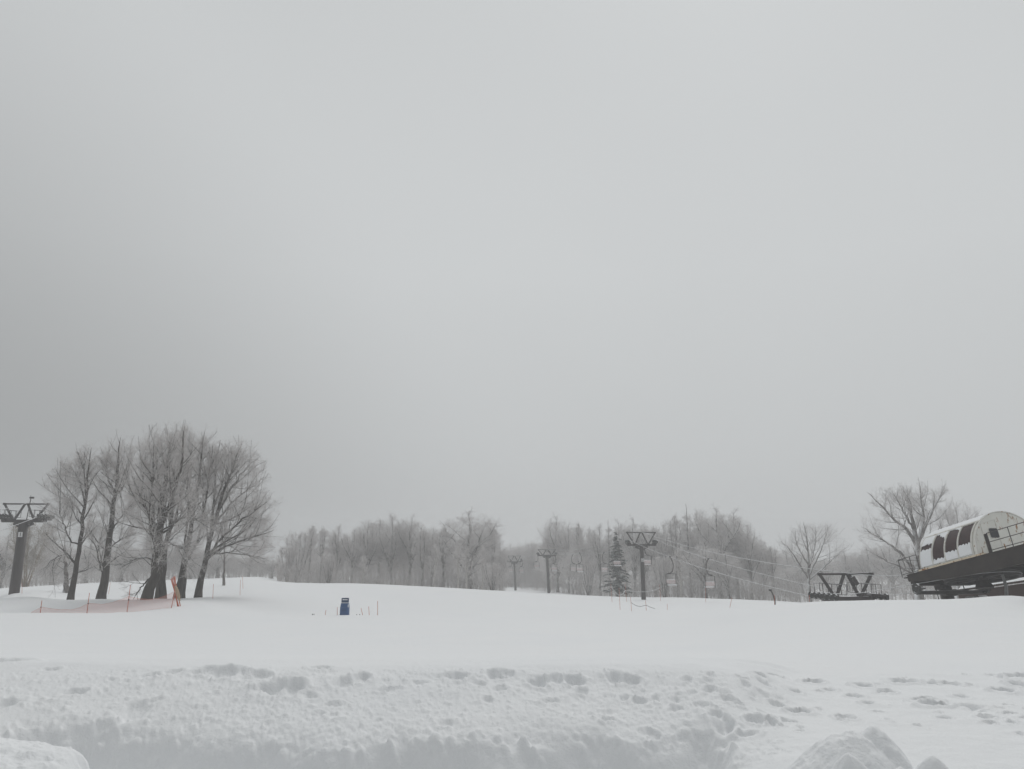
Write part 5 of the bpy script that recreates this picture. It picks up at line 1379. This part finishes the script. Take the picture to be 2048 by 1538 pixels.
b = W(358, 1211, 47.0); t = thing('pole_bundle', 'bundle of orange poles leaning together, tied with a rolled tan net', 'pole bundle', tuple(b))
for x0, y0, x1, y1, dd in ((344, 1155, 359, 1211, 0), (347, 1153, 357, 1212, .1), (349, 1155, 363, 1209, -.1), (342, 1158, 361, 1211, .15), (350, 1152, 356.5, 1212, -.15)):
    MB().tube([W(x0, y0, 47 + dd), W(x1, y1, 47 + dd * -1) - UP * .3], .028, 7).build('pole', M_orange, t, b)
MB().tube([W(351, 1172, 46.8), W(354, 1182, 46.75), W(357, 1192, 46.75), W(359, 1202, 46.8)], [.06, .12, .10, .05], 9).build('rolled_net', M_tanroll, t, b, smooth=True)
# stubble twigs under the net
# ------------------------------------------------------------------ blue padded stand and studs
def blue_stand():
    c = W(689, 1231, 50); c = np.array([c[0], c[1], gz(c[0], c[1])]); k = 50 / F / 0.985
    t = thing('padded_stand', 'blue padded two-tier box standing alone on the open snow', 'padded box', tuple(c))
    w = 16 * k; h = 31 * k
    def frust(w0, w1, d0, d1, z0, z1, mat, nm, par):
        m = MB(); b_ = .03
        ring = lambda w_, d_, z_: [(-w_ / 2 + b_, -d_ / 2, z_), (w_ / 2 - b_, -d_ / 2, z_), (w_ / 2, -d_ / 2 + b_, z_), (w_ / 2, d_ / 2 - b_, z_), (w_ / 2 - b_, d_ / 2, z_), (-w_ / 2 + b_, d_ / 2, z_), (-w_ / 2, d_ / 2 - b_, z_), (-w_ / 2, -d_ / 2 + b_, z_)]
        m.add(ring(w0, d0, z0) + ring(w1, d1, z1), [list(range(7, -1, -1)), list(range(8, 16))] + [[i, (i + 1) % 8, 8 + (i + 1) % 8, 8 + i] for i in range(8)])
        return m.build(nm, mat, par)
    frust(w, w * .97, w * .8, w * .78, -.25, h * .46, M_blue, 'base_block', t)
    frust(w * .965, w * .84, w * .77, w * .62, h * .463, h * .70, M_blue, 'sloping_top', t)
    frust(w * .86, w * .84, w * .5, w * .5, h * .70, h * .735, M_snowcap, 'snow_layer', t)
    u = frust(w * .82, w * .81, w * .46, w * .44, h * .735, h * .995, M_bluedark, 'upper_block', t)
    MB().box((.02, -w * .232, h * .90), (w * .62, .03, h * .05), None, .01).build('snow_patch', M_snowcap, u)
    MB().box((0, -w * .405, h * .30), (w * .5, .012, h * .03), None).build('strap', M_bluedark, t)
    MB().box((w * .46, -w * .36, h * .55), (.05, .06, h * .16), None, .01).build('snow_patch', M_snowcap, t)
blue_stand()
GS = 'thin marker poles round the blue box'
def stake(x0, y0, x1, y1, label, grp, r=.018, name='marker_pole', D=None, mat=None):
    D = D or max(hit(x1, y1)[1], 8)
    return net_pole(x0, y0, x1, y1, label, D, r, False, name, grp, mat)
for x0, y0, x1, y1, lab in ((652, 1220, 650.5, 1230, 'short leaning orange pole left of the blue box, beyond the nearer one'), (674.5, 1214, 674.5, 1230, 'upright orange pole immediately left of the blue box'),
                            (722, 1216, 725.5, 1231, 'leaning orange pole nearest the blue box on its right'), (737.5, 1213, 738.5, 1232, 'nearly upright orange pole second to the right of the blue box'), (755.3, 1202, 755.3, 1232, 'tallest upright orange pole, farthest right of the blue box')):
    stake(x0, y0, x1, y1, lab, GS, D=50)
for x0, y0, lab in ((624.8, 1227.6, 'tiny dark stub, leftmost on the open snow left of the blue box'), (628, 1227.6, 'tiny dark stub, right one of a pair left of the blue box'), (713.5, 1228.6, 'tiny dark stub between the blue box and the poles on its right'), (719.3, 1228.2, 'dark stub touching the leaning pole right of the blue box')):
    stake(x0, y0, x0, y0 + 2.6, lab, 'dark stubs in the snow', .03, 'snow_stub', 50, M_black)
GC = 'orange poles round the foot of the middle lift tower'
PL = {}
for key, x0, y0, x1, y1, D, lab in (
    ('a', 1221.5, 1168, 1224, 1201.5, 84, 'tall orange pole at the left end of the sagging white rope'), ('b', 1238, 1176, 1240, 1214, 66, 'orange pole under the dip of the sagging white rope'),
    ('c', 1250, 1168, 1253, 1199, 86, 'tall orange pole at the right end of the sagging white rope'), ('d', 1261, 1194, 1263, 1219, 62, 'short orange pole left of the middle tower\'s foot'),
    ('e', 1291, 1201, 1292.5, 1218, 63, 'short orange pole right in front of the middle tower\'s foot'), ('f', 1319, 1169, 1321, 1197, 90, 'orange pole right of the middle tower, near the wood\'s edge'),
    ('g', 1334.5, 1208, 1334.5, 1218, 63, 'very short dark red pole right of the middle tower'), ('h', 1411, 1174, 1411.5, 1206, 80, 'tall orange pole below the right-hand rear-facing chair'),
    ('i', 1464, 1195, 1460, 1213, 62, 'leaning orange pole alone on the right-hand snow'), ('j', 1549, 1190, 1549, 1208, 58, 'orange pole beside the bowed hanger sunk in the snow'),
    ('k', 1618.5, 1190, 1618.5, 1208.5, 46, 'orange pole just left of the half-buried gantry')):
    stake(x0, y0, x1, y1, lab, GC, .016, D=D); PL[key] = D
GP = 'lone poles on the snow beside the left clump'
for x0, y0, x1, y1, D, lab in ((44, 1165, 44, 1186, 68, 'thin orange pole just right of the left lift tower\'s foot'), (221, 1165, 218, 1183, 80, 'thin leaning pole behind the straight thick trunk'),
                               (427, 1168, 425.5, 1197, 57, 'orange pole right of the broad fan-shaped tree\'s foot'), (481, 1160, 480, 1188, 64, 'taller orange pole of the pair on the slope right of the clump'), (485, 1153, 486, 1177, 75, 'farther orange pole of the pair on the slope right of the clump')):
    stake(x0, y0, x1, y1, lab, GP, .016, D=D)
# slack ropes between the poles
def slack(label, pts, D, r, mat=M_rope):
    P_ = [W(x_, y_, d) for (x_, y_), d in zip(pts, D)]
    m = MB().tube(catmull(P_, 28), r, 6); tag(m.build('slack_rope', mat, smooth=True), label, 'rope', 'slack ropes between the poles')
slack('thick white rope sagging in a deep U between two orange poles', [(1222.5, 1172), (1228, 1182), (1236, 1189.5), (1240, 1190.5), (1245, 1188.5), (1251, 1181)], np.linspace(84, 86, 6), .045)
slack('thin rope reaching from the U-shaped rope past the middle tower to an orange pole', [(1251, 1181), (1270, 1183.5), (1290, 1183.5), (1308, 1180.5), (1320, 1176)], np.linspace(86, 90, 5), .025)
slack('thin grey rope drooping to the snow by the middle tower\'s foot', [(1262, 1205), (1272, 1211), (1282, 1212.7), (1292, 1210.5), (1300, 1214), (1310, 1217.3)], np.linspace(62, 63, 6), .02, M_grey)

# ------------------------------------------------------------------ the falling-snow haze
top_z = 24.5
zlo = float(min(ground(np.array([[x_, y_] for x_ in (-300, 0, 300) for y_ in (-250, 0, 150, 300)])[:, 0], np.array([[x_, y_] for x_ in (-300, 0, 300) for y_ in (-250, 0, 150, 300)])[:, 1]))) - 4
m = MB().box((0, 0, (top_z - 20) / 2), (840, 840, top_z + 20))
hz = m.build('haze', None)
mat = bpy.data.materials.new('haze_air'); mat.use_nodes = True; n_ = mat.node_tree; n_.nodes.clear()
o = n_.nodes.new('ShaderNodeOutputMaterial'); v = n_.nodes.new('ShaderNodeVolumePrincipled')
v.inputs['Color'].default_value = (0.93, 0.935, 0.94, 1); v.inputs['Density'].default_value = HAZE; v.inputs['Anisotropy'].default_value = 0.0
n_.links.new(v.outputs[0], o.inputs['Volume']); hz.data.materials.append(mat)
tag(hz, 'pale snowy haze over the whole snowfield', 'haze', None, 'stuff')
